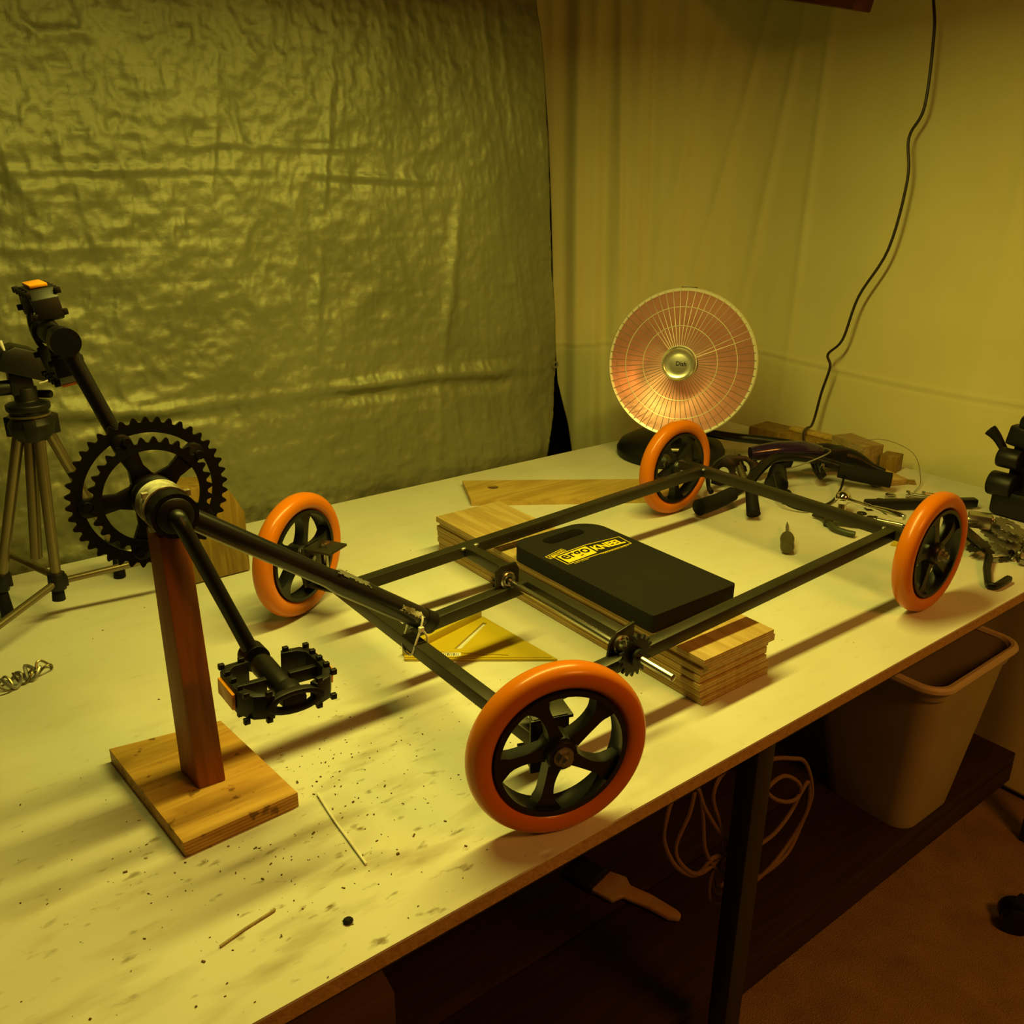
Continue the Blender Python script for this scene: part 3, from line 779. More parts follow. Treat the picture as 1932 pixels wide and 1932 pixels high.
# wooden block behind the chainring
bm = NB()
prof = [(-.150,.002),(-.021,.002),(-.020,.112),(-.040,.152),(-.054,.166),(-.150,.181)]
mt = Matrix(((1,0,0,0),(0,0,1,0),(0,1,0,0),(0,0,0,1)))
prism(bm, prof, .53, .60, mt)
obj('timber_block', bm, M['block_wood'], base=(-.08,.56,0), bevel=.0025, label='big orange-brown timber block standing behind the chainring', cat='wood block')

def block(name, c, s, rz, label, m_=None, cat='wood block', rx=0.):
    bm = NB(); bx(bm, (c[0], c[1], c[2]+s[2]/2), s, Matrix.Rotation(R(rz), 3, 'Z') @ Matrix.Rotation(rx, 3, 'X'))
    return obj(name, bm, m_ or M['scrap_wood'], base=(c[0], c[1], c[2]), bevel=.0012, label=label, cat=cat)
block('scrap_board', (1.448,.435,.0003), (.085,.26,.036), 4, 'long low offcut board against the cloth where the hanging cable ends', M['block_wood'], 'board')
block('scrap_strip', (1.462,.39,.0368), (.030,.16,.008), 2, 'thin dark strip lying on top of the long low offcut board', M['board_pale'], 'board')
block('wood_offcut', (1.435,.262,.0003), (.060,.115,.060), -16, 'rectangular pale wooden offcut block beside the long low offcut board', M['scrap_wood'])
block('wood_offcut', (1.455,.178,.0003), (.045,.040,.040), 12, 'small cube-like wooden offcut right of the rectangular pale offcut', M['block_wood'])
block('thin_offcut', (1.372,.178,.0003), (.085,.150,.014), -22, 'flat thin pale panel offcut in front of the wooden offcut blocks', M['ply_pale'], 'board')
block('wood_chip', (1.40,.098,.0003), (.028,.030,.004), 35, 'small reddish wood chip lying near the cloth', M['block_wood'], 'wood chip')

# ================================================================== TRIPOD
tri_ = thing('camera_tripod', 'small bronze camera tripod with a black pan head at the left edge', 'tripod', (-.38, .56, 0))
Hd = Vector((-.318,.55,.318))
def tb(name, a, b, r0, r1, m_, par=tri_, n=16):
    bm = NB(); cyl(bm, a, b, r0, r1, n); return obj(name, bm, m_, par, bevel=0)
cA = Vector((-.328,.528,.065)); cB = Vector((-.397,.585,.062)); cC = Vector((-.215,.640,.060))
for (end, st) in ((cA, Hd+Vector((.006,-.012,-.002))), (cB, Hd+Vector((-.014,.004,-.002))), (cC, Hd+Vector((.016,.014,-.002)))):
    lg = tb('leg', st, end, .0085, .0075, M['bronze'])
    d = (end-st).normalized()
    bm = NB(); cyl(bm, end-d*.016, end+d*.012, .0125, .0135, 12); bx(bm, end+Vector((.010,-.004,.002)), (.010,.012,.018)); obj('leg_clamp', bm, M['black_plastic'], lg, bevel=.0015)
    bm = NB(); cyl(bm, end+d*.010, Vector((end.x, end.y, .0005)) if end is not cA else end+d*.030, .0085, .010, 14); obj('foot', bm, M['rubber'], lg, bevel=.001)
tb('spreader_bar', cA, (-.140,.500,.078), .0055, .0055, M['bronze'])
tb('spreader_bar', cA, (-.480,.400,.045), .0058, .0058, M['bronze'])
tb('spreader_bar', cA+Vector((-.004,.004,.012)), (-.375,.62,.090), .0055, .0055, M['bronze'])
tb('spreader_bar', cB, (-.52,.60,.045), .0055, .0055, M['bronze'])
tb('centre_column', Hd+Vector((0,0,.02)), (-.345,.56,.10), .0088, .0088, M['bronze'])
bm = NB(); lathe(bm, [(0,-.030),(.020,-.030),(.030,-.018),(.032,-.004),(.026,.006),(.026,.014),(.030,.018),(.030,.026),(.016,.030),(.016,.050),(0,.050)], Hd, (0,0,1), 30); 
for a in (.3, 2.4, 4.5): bx(bm, Hd+Vector((.030*cos(a), .030*sin(a), -.010)), (.016,.016,.030), Matrix.Rotation(a, 3, 'Z'))
obj('shoulder', bm, M['black_plastic'], tri_, bevel=.0015)
bm = NB(); lathe(bm, [(.0265,0),(.0285,0),(.0285,.003),(.0265,.003)], Hd+Vector((0,0,.008)), (0,0,1), 30, closed=True); obj('trim_ring', bm, M['bronze'], tri_)
bm = NB(); bx(bm, Hd+Vector((-.004,0,.058)), (.030,.026,.036)); cyl(bm, Hd+Vector((-.05,.0,.052)), Hd+Vector((.012,.0,.052)), .011, n=18); cyl(bm, Hd+Vector((.004,.02,.036)), Hd+Vector((.034,-.004,.036)), .006, n=12); obj('pan_head', bm, M['black_plastic'], tri_, bevel=.003)
bm = NB()      # tilted wedge-shaped mounting plate and camera-like hood on top
q = Matrix.Translation((-.308,.552,.402)) @ Matrix.Rotation(R(24), 4, 'Y') @ mt
prism(bm, [(-.040,-.020),(.048,-.016),(.044,-.004),(.026,.014),(.000,.022),(-.026,.020),(-.040,.006)], -.026, .026, q)
obj('mount_plate', bm, M['black_plastic'], tri_, bevel=.003)
bm = NB(); tube(bm, [(-.330,.535,.398),(-.336,.532,.424),(-.340,.530,.440)], [.0016,.0014,.003], 8); obj('lever', bm, M['white_plastic'], tri_, label='pale lever tip')
bm = NB(); tube(bm, [(-.300,.53,.375),(-.275,.52,.383),(-.262,.52,.392)], [.0013,.0016,.0022], 8); obj('lever', bm, M['white_plastic'], tri_, label='pale lever tip')

# ================================================================== RADIANT HEATER
HC = Vector((1.066,.525,.250)); BASEH = (1.115,.585,0)
heat = thing('dish_heater', 'round parabolic dish heater with pinkish reflector and wire guard at the far corner', 'heater', BASEH)
nrm = Vector((-.733-.16,-.654+.06,.187+.02)).normalized()
RD = .172
bm = NB()
prof = [(.012,-.064)]+[(r, -.064+.066*(r/RD)**2) for r in np.linspace(.02, RD, 26)]
prof2 = [(r+.0006, h-.0016) for r, h in prof[::-1]]
lathe(bm, prof+prof2, HC, nrm, 96, closed=True)
M['copper'] = mat('copper_dish', (.93,.54,.56), .40, .9, bump=(34,.05,.002))
obj('reflector_dish', bm, M['copper'], heat, label='pink copper-toned dish')
bm = NB(); lathe(bm, [(RD-.002,-.003),(RD+.003,-.003),(RD+.0045,.002),(RD+.002,.0065),(RD-.0035,.004)], HC, nrm, 110, closed=True); M['rim_pale'] = mat('pale_rim', (.82,.80,.72), .35, .35); obj('dish_rim', bm, M['rim_pale'], heat)
# wire guard
mtH = Matrix.Translation(HC) @ frame_to(nrm).to_4x4()
def gh(r): return .006+.034*(1-(r/RD)**1.7)
bm = NB()
for k in range(60):
    a = 2*pi*k/60; pts = []
    for i in range(9):
        r = .034+(RD+.001-.034)*i/8; pts.append(mtH @ Vector((r*cos(a), r*sin(a), gh(r))))
    tube(bm, pts, .00075, 5, caps=False)
g_ = obj('wire_guard', bm, M['steel_dull'], heat)
for rr, q_ in ((.087,.0010),(.131,.0010),(.040,.0014)):
    bm = NB(); tube(bm, [mtH @ Vector((rr*cos(2*pi*k/80), rr*sin(2*pi*k/80), gh(rr)+.0012)) for k in range(80)], q_, 6, closed=True); obj('guard_ring', bm, M['rim_pale'], heat)
bm = NB(); lathe(bm, [(0,.036),(.034,.036),(.0385,.040),(.0390,.046),(.0355,.0485),(.0330,.0470),(.02,.0485),(0,.0495)], HC, nrm, 64); M['cap'] = mat('cap_metal', (.92,.90,.82), .24, .9); cap_ = obj('centre_cap', bm, M['cap'], heat)
me = text_mesh('Dish', .0135, .0002, .0002)
up = Vector((0,0,1)); zz = nrm; xx = up.cross(zz).normalized(); yy = zz.cross(xx)
me.transform(Matrix.Translation(HC+nrm*.0498+xx*.006-yy*.001) @ Matrix((xx,yy,zz)).transposed().to_4x4())
me.transform(Matrix.Translation(-_base[heat.name])); me.materials.append(M['rubber']); link('lettering', me, cap_)
bm = NB(); lathe(bm, [(0,-.062),(.011,-.062),(.014,-.05),(.014,.010),(.010,.016),(0,.018)], HC, nrm, 30); obj('element', bm, M['steel_dull'], heat)
bm = NB(); lathe(bm, [(0,-.105),(.045,-.105),(.052,-.095),(.045,-.066),(.02,-.058),(0,-.058)], HC, nrm, 40); cyl(bm, HC-nrm*.09, Vector((1.125,.592,.05)), .022, .028, 24); obj('neck', bm, M['black_plastic'], heat, bevel=.001)
tp = HC+yy*(RD+.001)-nrm*.008
bm = NB(); bx(bm, tp, (.038,.016,.010), Matrix((xx,zz,yy)).transposed()); obj('guard_clip', bm, M['black_plastic'], heat, bevel=.002)
bm = NB(); lathe(bm, [(0,.0005),(.128,.0005),(.136,.006),(.137,.018),(.128,.034),(.095,.052),(.055,.062),(0,.066)], BASEH, (0,0,1), 64); obj('base', bm, M['black_plastic'], heat)
bm = NB(); p0 = Vector((1.030,.500,.047)); bx(bm, p0, (.034,.004,.020), frame_to((-.6,-.7,.5))); obj('control_panel', bm, M['label_white'], heat, bevel=.001, label='small silver label plate')

# ================================================================== HANGING CABLE
cb_pts = [(1.5,.279,1.033),(1.5,.265,.961),(1.5,.26,.815),(1.5,.286,.751),(1.5,.274,.662),(1.5,.295,.509),(1.5,.355,.393),(1.5,.382,.285),(1.5,.418,.242),(1.5,.407,.211),(1.5,.422,.142),(1.5,.432,.075)]
cb_pts = [(1.5,.283,1.30),(1.5,.284,1.12)]+cb_pts+[(1.482,.428,.052),(1.45,.42,.052),(1.41,.40,.046),(1.385,.37,.012)]
bm = NB(); tube(bm, smoothpts(cb_pts, 6), .0034, 8)
obj('power_cable', bm, M['cord_black'], base=(1.5,.43,.05), label='thin dark cable hanging down the canvas to the bench', cat='cable')

# ================================================================== BICYCLE HANDLEBAR WITH LEVERS
hb = thing('bicycle_handlebar', 'black bicycle handlebar with foam grips and brake levers behind the rear beam', 'handlebar', (1.08,.25,0))
def sm(name, pts, r, m_, par=hb, sub=6, n=14):
    P = smoothpts(pts, sub)
    if isinstance(r, (list, tuple)):
        k = len(P); rr = [float(np.interp(i/(k-1), np.linspace(0,1,len(r)), r)) for i in range(k)]
    else: rr = r
    bm = NB(); tube(bm, P, rr, n); return obj(name, bm, m_, par)
sm('bar', [(.830,.236,.022),(.905,.236,.026),(.985,.240,.040),(1.060,.262,.058),(1.130,.275,.066),(1.195,.245,.062),(1.235,.195,.050),(1.262,.150,.038),(1.290,.086,.032)], .0105, M['black_metal'])
sm('grip', [(.826,.234,.0235),(.880,.236,.024),(.935,.237,.030)], [.0175,.0165,.0155], M['foam'])
sm('grip', [(1.236,.180,.040),(1.262,.140,.034),(1.296,.084,.030)], [.0165,.0165,.0175], M['foam'])
sm('bar_end', [(.935,.190,.052),(.915,.168,.030),(.903,.154,.016)], [.012,.0135,.0145], M['rubber'])
lv = sm('brake_lever', [(.916,.279,.026),(.926,.296,.032),(.948,.316,.050),(.990,.325,.064),(1.020,.318,.072)], [.006,.0045,.0055,.008,.011], M['black_metal'])
bm = NB(); 
mtL = Matrix.Translation((1.012,.300,.050)) @ Matrix.Rotation(R(-38), 4, 'Z') @ Matrix.Rotation(R(72), 4, 'X')
polyhole(bm, [(-.050,-.028),(-.030,-.034),(.0,-.026),(.036,-.034),(.054,-.016),(.056,.018),(.026,.034),(-.020,.036),(-.046,.018)],
  [[(-.022+.013*cos(a), -.006+.015*sin(a)) for a in np.linspace(2*pi,0,17)[:-1]], [(.020+.017*cos(a), .004+.019*sin(a)) for a in np.linspace(2*pi,0,17)[:-1]], [(-.036+.005*cos(a), .014+.005*sin(a)) for a in np.linspace(2*pi,0,11)[:-1]]], -.004, .004, mtL)
obj('lever_body', bm, M['black_metal'], hb, bevel=.001)
bm = NB(); cyl(bm, (1.045,.330,.075), (1.012,.262,.030), .0085, n=14); obj('clamp_bolt', bm, M['bronze'], hb)
st = sm('stem', [(1.095,.322,.070),(1.150,.290,.076),(1.205,.262,.074),(1.245,.240,.066)], [.016,.021,.022,.017], M['purple'])
bm = NB(); cyl(bm, (1.105,.250,.046), (1.065,.222,.032), .019, .024, 20); cyl(bm, (1.065,.222,.032), (1.058,.217,.029), .026, n=20); obj('headset_cup', bm, M['black_metal'], hb, bevel=.001)
bm = NB(); cyl(bm, (1.060,.190,.016), (1.040,.172,.015), .0125, n=16); obj('end_plug', bm, M['rubber'], hb, bevel=.001)
sm('brake_lever', [(1.236,.275,.062),(1.285,.250,.056),(1.330,.205,.046),(1.352,.165,.030),(1.362,.138,.024)], [.014,.024,.020,.009,.006], M['black_metal'])
bm = NB(); bx(bm, (1.290,.240,.052), (.070,.040,.044), Matrix.Rotation(R(-42), 3, 'Z')); cyl(bm, (1.250,.262,.05),(1.235,.235,.030), .010, n=14); obj('shifter', bm, M['black_plastic'], hb, bevel=.008)
sm('brake_cable', [(1.040,.215,.060),(1.010,.165,.020),(1.030,.120,.006),(1.075,.118,.005),(1.130,.120,.006),(1.190,.140,.018),(1.238,.166,.036)], .0026, M['black_metal'], n=8)
sm('brake_cable', [(1.250,.262,.075),(1.200,.185,.090),(1.150,.220,.060),(1.110,.240,.05)], .0016, M['steel_dull'], n=8)
sm('brake_cable', [(1.330,.230,.06),(1.400,.190,.085),(1.440,.120,.060),(1.400,.070,.012),(1.340,.050,.003)], .0009, M['steel_dull'], n=6)
for k, (x, y, z_, ry) in enumerate(((1.135,.320,.030,.4),(1.190,.300,.034,-.3),(1.215,.215,.030,.8),(1.085,.345,.034,1.2))):
    bm = NB(); rr = Matrix.Rotation(ry, 3, 'Z') @ Matrix.Rotation(.4*k, 3, 'X')
    bx(bm, (x, y, z_), (.050,.016,.020), rr); cyl(bm, Vector((x,y,z_))-rr @ Vector((.02,0,.0)), Vector((x,y,z_))+rr @ Vector((.012,.022,.012)), .0075, n=12)
    cp = obj('brake_caliper', bm, M['black_metal'], hb, bevel=.003)
    bm = NB(); cyl(bm, Vector((x,y,z_+.008)), Vector((x-.006,y-.010,z_+.022)), .0045, n=8); obj('bolt_head', bm, M['steel'], cp)
# long lever arm reaching from the heater
fk = thing('fork_blade', 'long tapering black fork blade lying between the heater and the wooden offcuts', 'bicycle part', (1.23,.42,0))
P = smoothpts([(1.150,.520,.070),(1.200,.455,.062),(1.262,.385,.056),(1.315,.315,.046),(1.345,.275,.030)], 6); k = len(P)
bm = NB(); tube(bm, P, [.0095+.0055*i/k for i in range(k)], 16); obj('blade', bm, M['black_metal'], fk)
bm = NB(); cyl(bm, (1.345,.275,.034), (1.365,.245,.020), .018, n=20); obj('crown', bm, M['black_metal'], fk, bevel=.002)

# ================================================================== TOOLS ON THE BENCH
sd = thing('stubby_screwdriver', 'stubby olive screwdriver lying with its tip away, inside the cart frame', 'screwdriver', (.86,.035,0))
a, b = Vector((.812,.004,.0140)), Vector((.880,.054,.0140)); d = (b-a).normalized()
bm = NB(); lathe(bm, [(0,0),(.010,.0005),(.0125,.006),(.0125,.022),(.0110,.028),(.0128,.036),(.0135,.050),(.0115,.062),(.007,.070),(0,.071)], a-d*.002, d, 20)
M['olive'] = mat('olive_plastic', (.075,.065,.024), .5); obj('handle', bm, M['olive'], sd)
bm = NB(); cyl(bm, a+d*.068, a+d*.118, .0036, .0032, 12); cyl(bm, a+d*.118, a+d*.142, .0032, .0006, 12); obj('shaft', bm, M['steel_dull'], sd)

pl = thing('pliers', 'dark green-handled pliers half under the rear beam', 'pliers', (1.0,.03,0))
bm = NB(); P = smoothpts([(1.018,.092,.007),(1.018,.070,.008),(1.005,.048,.009)], 5); tube(bm, P, [.003+.005*i/len(P) for i in range(len(P))], 10); cyl(bm, (1.004,.046,.002), (1.004,.046,.016), .009, n=18); obj('jaws', bm, M['steel_dark'], pl)
M['green'] = mat('dark_green_grip', (.035,.045,.018), .5)
bm = NB(); tube(bm, smoothpts([(1.002,.044,.009),(.985,.020,.009),(.985,-.005,.008),(.990,-.024,.008)], 6), .0062, 12); obj('handle', bm, M['green'], pl)
bm = NB(); tube(bm, smoothpts([(1.006,.044,.009),(1.024,.030,.009),(1.040,.006,.008),(1.062,-.012,.008)], 6), .0062, 12); obj('handle', bm, M['green'], pl)

rw = thing('ratchet_wrench', 'chrome ratchet wrench with a round head propped beside the rear beam', 'wrench', (1.07,-.03,0))
wa, wb = Vector((1.092,.062,.034)), Vector((1.075,-.066,.040))
bm = NB(); bmesh.ops.create_uvsphere(bm, u_segments=28, v_segments=16, radius=.0165, matrix=Matrix.Translation((1.094,.074,.034)) @ Matrix.Diagonal((1,1,.95,1))); cyl(bm, (1.094,.074,.034), (1.084,.068,.001), .0085, n=16); obj('head', bm, M['chrome'], rw)
bm = NB(); dd = wb-wa; tube(bm, [wa+dd*t for t in (-.02,.06,.08,.30,.33,.36,.40,.45,.48,.52,.75,1.0,1.06)], [.0055,.0055,.0046,.0046,.0056,.0046,.0056,.0046,.004,.0056,.0078,.0085,.006], 16); obj('handle', bm, M['chrome'], rw)

bm = NB(); bar(bm, (1.150,.056,.013), (1.352,-.082,.014), .020, .020)
obj('square_tube', bm, M['black_metal'], base=(1.26,-.02,0), bevel=.004, label='black square tube offcut lying behind the rear right wheel', cat='tube')

def bolt_thing(x, y, rz, ln, r, label):
    t = thing('bolt', label, 'bolt', (x, y, 0)); d = Vector((cos(rz), sin(rz), 0)); c = Vector((x, y, r*1.7))
    bm = NB(); cyl(bm, c, c+d*ln, r, n=12); obj('shank', bm, M['steel'], t)
    bm = NB(); cyl(bm, c-d*r*1.6, c, r*1.8, n=6); obj('head', bm, M['steel'], t, bevel=.0005)
def nut_thing(x, y, r, label, ri=.5, tilt=0):
    bm = NB(); prism(bm, ring_pts(r, 12), .0003, r*.9, Matrix.Translation((x,y,0)) @ Matrix.Rotation(tilt, 4, 'X'), hole=ring_pts(r*ri, 12))
    obj('nut', bm, M['steel'], base=(x, y, 0), label=label, cat='nut', bevel=.0005)
nut_thing(1.262, .062, .0115, 'large steel nut in front of the cloth, left of the pale bolt')
nut_thing(1.222, .062, .0085, 'smaller steel nut nearest to the square tube end')
bolt_thing(1.302, .040, R(-64), .070, .0048, 'long steel bolt behind the black square tube')
bolt_thing(1.335, .022, R(-50), .045, .0040, 'short steel bolt behind the long bolt near the cloth')
bolt_thing(1.10, -.005, R(-75), .050, .0045, 'rusty bolt between the chrome wrench and the rear beam')
WL = ['dark washer nearest to the round head of the chrome wrench', 'second dark washer from the round head of the chrome wrench', 'third dark washer from the round head of the chrome wrench', 'dark washer nearest to the rear right wheel beside the chrome wrench']
for k, (x, y) in enumerate(((1.125,.045),(1.118,.018),(1.112,-.022),(1.125,-.050))):
    bm = NB(); lathe(bm, [(.004,0.0004),(.010,.0004),(.010,.0024),(.004,.0024)], (x, y, 0), (0,0,1), 20, closed=True)
    obj('washer', bm, M['steel_dark'], base=(x,y,0), label=WL[k], cat='washer', group='dark washers beside the chrome wrench')

# yellow sheet under the rear right corner
bm = NB(); prism(bm, [(1.012,-.088),(1.060,-.180),(1.160,-.150),(1.120,-.060)], .0003, .004)
obj('plastic_wedge', bm, M['yellow_plastic'], base=(1.08,-.12,0), label='olive yellow flat plastic piece behind the rear right wheel', cat='plastic piece')

# ================================================================== RIGHT-HAND PILE: black clamp tool and derailleur parts
ck = thing('bench_clamp', 'tall black clamp with knobs standing at the right edge of the bench', 'clamp', (1.39,-.17,0))
bm = NB()
bx(bm, (1.405,-.168,.105), (.050,.100,.21)); bx(bm, (1.395,-.170,.030), (.11,.12,.058)); obj('body', bm, M['black_metal'], ck, bevel=.012)
bm = NB(); bx(bm, (1.385,-.132,.165), (.030,.050,.042), Matrix.Rotation(R(8), 3, 'X')); obj('jaw', bm, M['black_metal'], ck, bevel=.005)
bm = NB(); cyl(bm, (1.36,-.105,.122), (1.36,-.150,.122), .021, n=26); cyl(bm, (1.355,-.100,.066), (1.355,-.150,.066), .026, n=26); obj('knob', bm, M['black_plastic'], ck, bevel=.004)
bm = NB(); P = smoothpts([(1.38,-.068,.168),(1.38,-.085,.155),(1.38,-.108,.128),(1.385,-.135,.100)], 4); tube(bm, P, [.013,.013,.012,.011,.010,.009,.0085,.008,.008,.008,.008,.008,.008][:len(P)], 8); obj('handle', bm, M['rubber'], ck)
bm = NB(); lathe(bm, [(.005,0),(.010,0),(.010,.002),(.005,.002)], (1.352,-.205,.166), (-.7,-.7,.2), 24, closed=True); obj('steel_ring', bm, M['steel'], ck)

dr = thing('derailleur', 'greasy steel derailleur with jockey wheels and hanging levers behind the rear right wheel', 'bicycle part', (1.12,-.22,0))
rg = random.Random(11)
def gearpart(name, c, r, nt_, ax, par, m_=None, th=.0025):
    bm = NB(); o = gear_outline(nt_, r, r*.86); inn = [(r*.3*cos(math.atan2(p[1],p[0])), r*.3*sin(math.atan2(p[1],p[0]))) for p in o]
    prism(bm, o, -th/2, th/2, Matrix.Translation(c) @ frame_to(ax).to_4x4(), hole=inn); return obj(name, bm, m_ or M['steel_dark'], par)
gearpart('jockey_wheel', (1.100,-.175,.032), .020, 11, (.3,.5,1), dr)
gearpart('jockey_wheel', (1.085,-.215,.024), .020, 11, (-.4,.4,1), dr)
gearpart('sprocket', (1.150,-.225,.030), .042, 20, (.1,-.35,1), dr, M['steel_dull'])
gearpart('sprocket', (1.158,-.228,.040), .036, 17, (.1,-.35,1), dr, M['steel_dull'])
gearpart('sprocket', (1.165,-.232,.050), .030, 14, (.1,-.35,1), dr, M['steel_dull'])
bm = NB(); bar(bm, (1.115,-.150,.050), (1.075,-.235,.030), .022, .004); bar(bm, (1.125,-.155,.030), (1.085,-.240,.018), .020, .004); obj('cage_plate', bm, M['steel_dark'], dr, bevel=.001)
bm = NB(); bx(bm, (1.130,-.190,.058), (.030,.040,.026), Matrix.Rotation(.5, 3, 'Z')); cyl(bm, (1.11,-.17,.055),(1.14,-.21,.062), .011, n=16); obj('linkage', bm, M['steel'], dr, bevel=.003)
bm = NB(); cyl(bm, (1.105,-.150,.060), (1.105,-.150,.084), .0055, n=12); bmesh.ops.create_icosphere(bm, subdivisions=2, radius=.008, matrix=Matrix.Translation((1.105,-.150,.088))); obj('adjusting_screw', bm, M['chrome'], dr)
ch = thing('bicycle_chain', 'loose greasy bicycle chain heaped at the right edge in front of the clamp', 'chain', (1.16,-.30,0))
P = smoothpts([(1.09,-.245,.006),(1.13,-.262,.006),(1.155,-.245,.010),(1.19,-.250,.014),(1.215,-.285,.008),(1.18,-.310,.006),(1.13,-.300,.006),(1.115,-.275,.012),(1.15,-.268,.020),(1.20,-.262,.020),(1.24,-.280,.010),(1.26,-.310,.006)], 40)
cum = [0]
for i in range(1, len(P)): cum.append(cum[-1]+(P[i]-P[i-1]).length)
step = .0127; k = 0; tt = 0; li = None
def at_len(L_):
    i = min(max(int(np.searchsorted(cum, L_)), 1), len(P)-1); f = (L_-cum[i-1])/max(1e-9, cum[i]-cum[i-1]); return P[i-1].lerp(P[i], f)
while tt+step < cum[-1]:
    a, b = at_len(tt), at_len(tt+step); d = (b-a).normalized(); s_ = Vector((0,0,1)).cross(d).normalized(); wq = .0034 if k % 2 else .0021
    bm = NB()
    for sg in (-1, 1):
        bar(bm, a+s_*sg*wq, b+s_*sg*wq, .0011, .0078); 
    cyl(bm, a-s_*.0040, a+s_*.0040, .0036, n=8)
    obj('chain_link', bm, M['steel_dark'] if k % 3 else M['steel_dull'], ch, smooth=False)
    tt += step; k += 1
for k, (x, y, z_) in enumerate(((1.215,-.215,.018),(1.245,-.235,.016),(1.205,-.190,.022),(1.19,-.325,.012))):
    t = thing('cone_nut', ['round steel cone nut on the far side of the chain heap','round steel cone nut beside the clamp foot','shiny steel cone nut behind the stack of sprockets','steel cone nut at the front of the chain heap'][k], 'nut', (x,y,0))
    bm = NB(); ax = Vector((rg.uniform(-1,1), rg.uniform(-1,1), .6)); lathe(bm, [(.004,-.006),(.011,-.006),(.013,-.002),(.009,.006),(.004,.006)], (x,y,.013), ax, 20, closed=True); obj('ring', bm, M['steel'], t)
    bm = NB(); cyl(bm, Vector((x,y,.013))-ax.normalized()*.004, Vector((x,y,.013))+ax.normalized()*.010, .0035, n=10); obj('stud', bm, M['steel_dull'], t)
lk = thing('bent_lever', 'black L-shaped bent lever sticking out towards the near bench edge', 'lever', (1.0,-.285,0))
bm = NB(); tube(bm, [(1.080,-.240,.014),(1.030,-.262,.009),(.976,-.291,.0075),(.970,-.297,.0075),(.972,-.303,.0075),(.980,-.305,.0075),(1.020,-.304,.0085),(1.027,-.304,.0085)], [.0070,.0070,.0065,.0062,.0062,.0065,.0068,.004], 10); obj('rod', bm, M['black_metal'], lk)

# ================================================================== BITS ON THE LEFT
cl = thing('metal_clip', 'crumpled greyish metal clip lying at the left edge of the bench', 'clip', (-.42,.355,0))
for k in range(5):
    rq = random.Random(40+k); c = Vector((-.440+.0135*k, .352+.005*k, .0085)); 
    P = [c+Vector((.012*cos(a)*rq.uniform(.7,1.2), .014*sin(a)*rq.uniform(.7,1.2), .007*sin(2*a+k))) for a in np.linspace(0, 2*pi, 9)[:-1]]
    bm = NB(); tube(bm, smoothpts(P, 3, True), .0017+.0008*(k % 2), 6, closed=True); obj('loop', bm, M['steel_dull'] if k % 2 else M['bronze'], cl)
def stick(name, pts, r, label, cat, m_=None, end=None):
    t = obj(name, (lambda b_: (tube(b_, smoothpts(pts, 4), r, 8), b_)[1])(NB()), m_ or M['white_plastic'], base=pts[0], label=label, cat=cat); return t
stick('cut_cable_tie', [(-.193,-.104,.0022),(-.197,-.150,.0018),(-.199,-.190,.0018),(-.201,-.234,.0018)], .0014, 'thin white cut cable tie lying right of the plywood base', 'cable tie')
stick('wood_sliver', [(-.356,-.246,.0016),(-.330,-.240,.0014),(-.303,-.236,.0016),(-.299,-.2345,.0020)], .0013, 'pale thin wood sliver in front of the plywood base near the bottom of the picture', 'sliver', M['scrap_wood'])
bm = NB()
rq = random.Random(5)
for k in range(380):
    if k < 320: x, y = rq.gauss(-.23, .11), rq.gauss(-.12, .095)
    else: x, y = rq.uniform(-.45, 1.0), rq.uniform(-.30, .55)
    if y < YB0+.01: continue
    if -.37 < x < -.21 and -.12 < y < .10: continue
    if (.40 < x < 1.0 and .25 < y) or (.27 < x < .46 and y > -.26): continue
    s_ = abs(rq.gauss(0, .0006))+.0004
    bx(bm, (x, y, s_*.35), (s_*rq.uniform(1,2.6), s_, s_*.7), Matrix.Rotation(rq.uniform(0, pi), 3, 'Z'))
M['crumb'] = mat('crumb', (.10,.06,.02), .9)
obj('sawdust_crumbs', bm, M['crumb'], base=(0,0,0), label='dark crumbs and sawdust scattered over the bench top', cat='debris', kind='stuff', smooth=False)
bm = NB(); lathe(bm, [(0,.0003),(.004,.0003),(.005,.002),(.003,.004),(0,.0042)], (-.2495,-.289,0), (0,0,1), 10)
obj('dark_pebble', bm, M['rubber'], base=(-.2495,-.289,0), label='small black lump near the front edge of the bench', cat='pebble')

# ================================================================== UNDER THE BENCH
binn = thing('waste_bin', 'beige plastic waste bin with an open rim on the dark shelf at the right', 'waste bin', (1.09,-.15,-.55))
ZB, ZR = -.5495, -.200
def rrect(x0, x1, y0, y1, r, n=6):
    return arcpts(x1-r, y0+r, r, -pi/2, 0, n)+arcpts(x1-r, y1-r, r, 0, pi/2, n)+arcpts(x0+r, y1-r, r, pi/2, pi, n)+arcpts(x0+r, y0+r, r, pi, 3*pi/2, n)
lv_ = []
def binring(t, off): return rrect(.952-.045*t+off, 1.140+.065*t-off, -.246-.030*t+off, -.058+.055*t-off, .040)
bm = NB(); rings = []
for (t, off) in ((0,.02),(0,0),(.1,0),(.5,0),(.93,0),(.935,-.004),(1,-.006),(1.01,-.004),(1.01,.002),(.93,.004),(.5,.005),(.02,.006),(.02,.03)):
    rings.append([bm.verts.new((x, y, ZB+(ZR-ZB)*t)) for x, y in binring(t, off)])
for i in range(len(rings)-1):
    n = len(rings[i])
    for k in range(n): bm.faces.new((rings[i][k], rings[i][(k+1) % n], rings[i+1][(k+1) % n], rings[i+1][k]))
bm.faces.new(rings[0][::-1]); bm.faces.new(rings[-1])
obj('bin_body', bm, M['can'], binn)
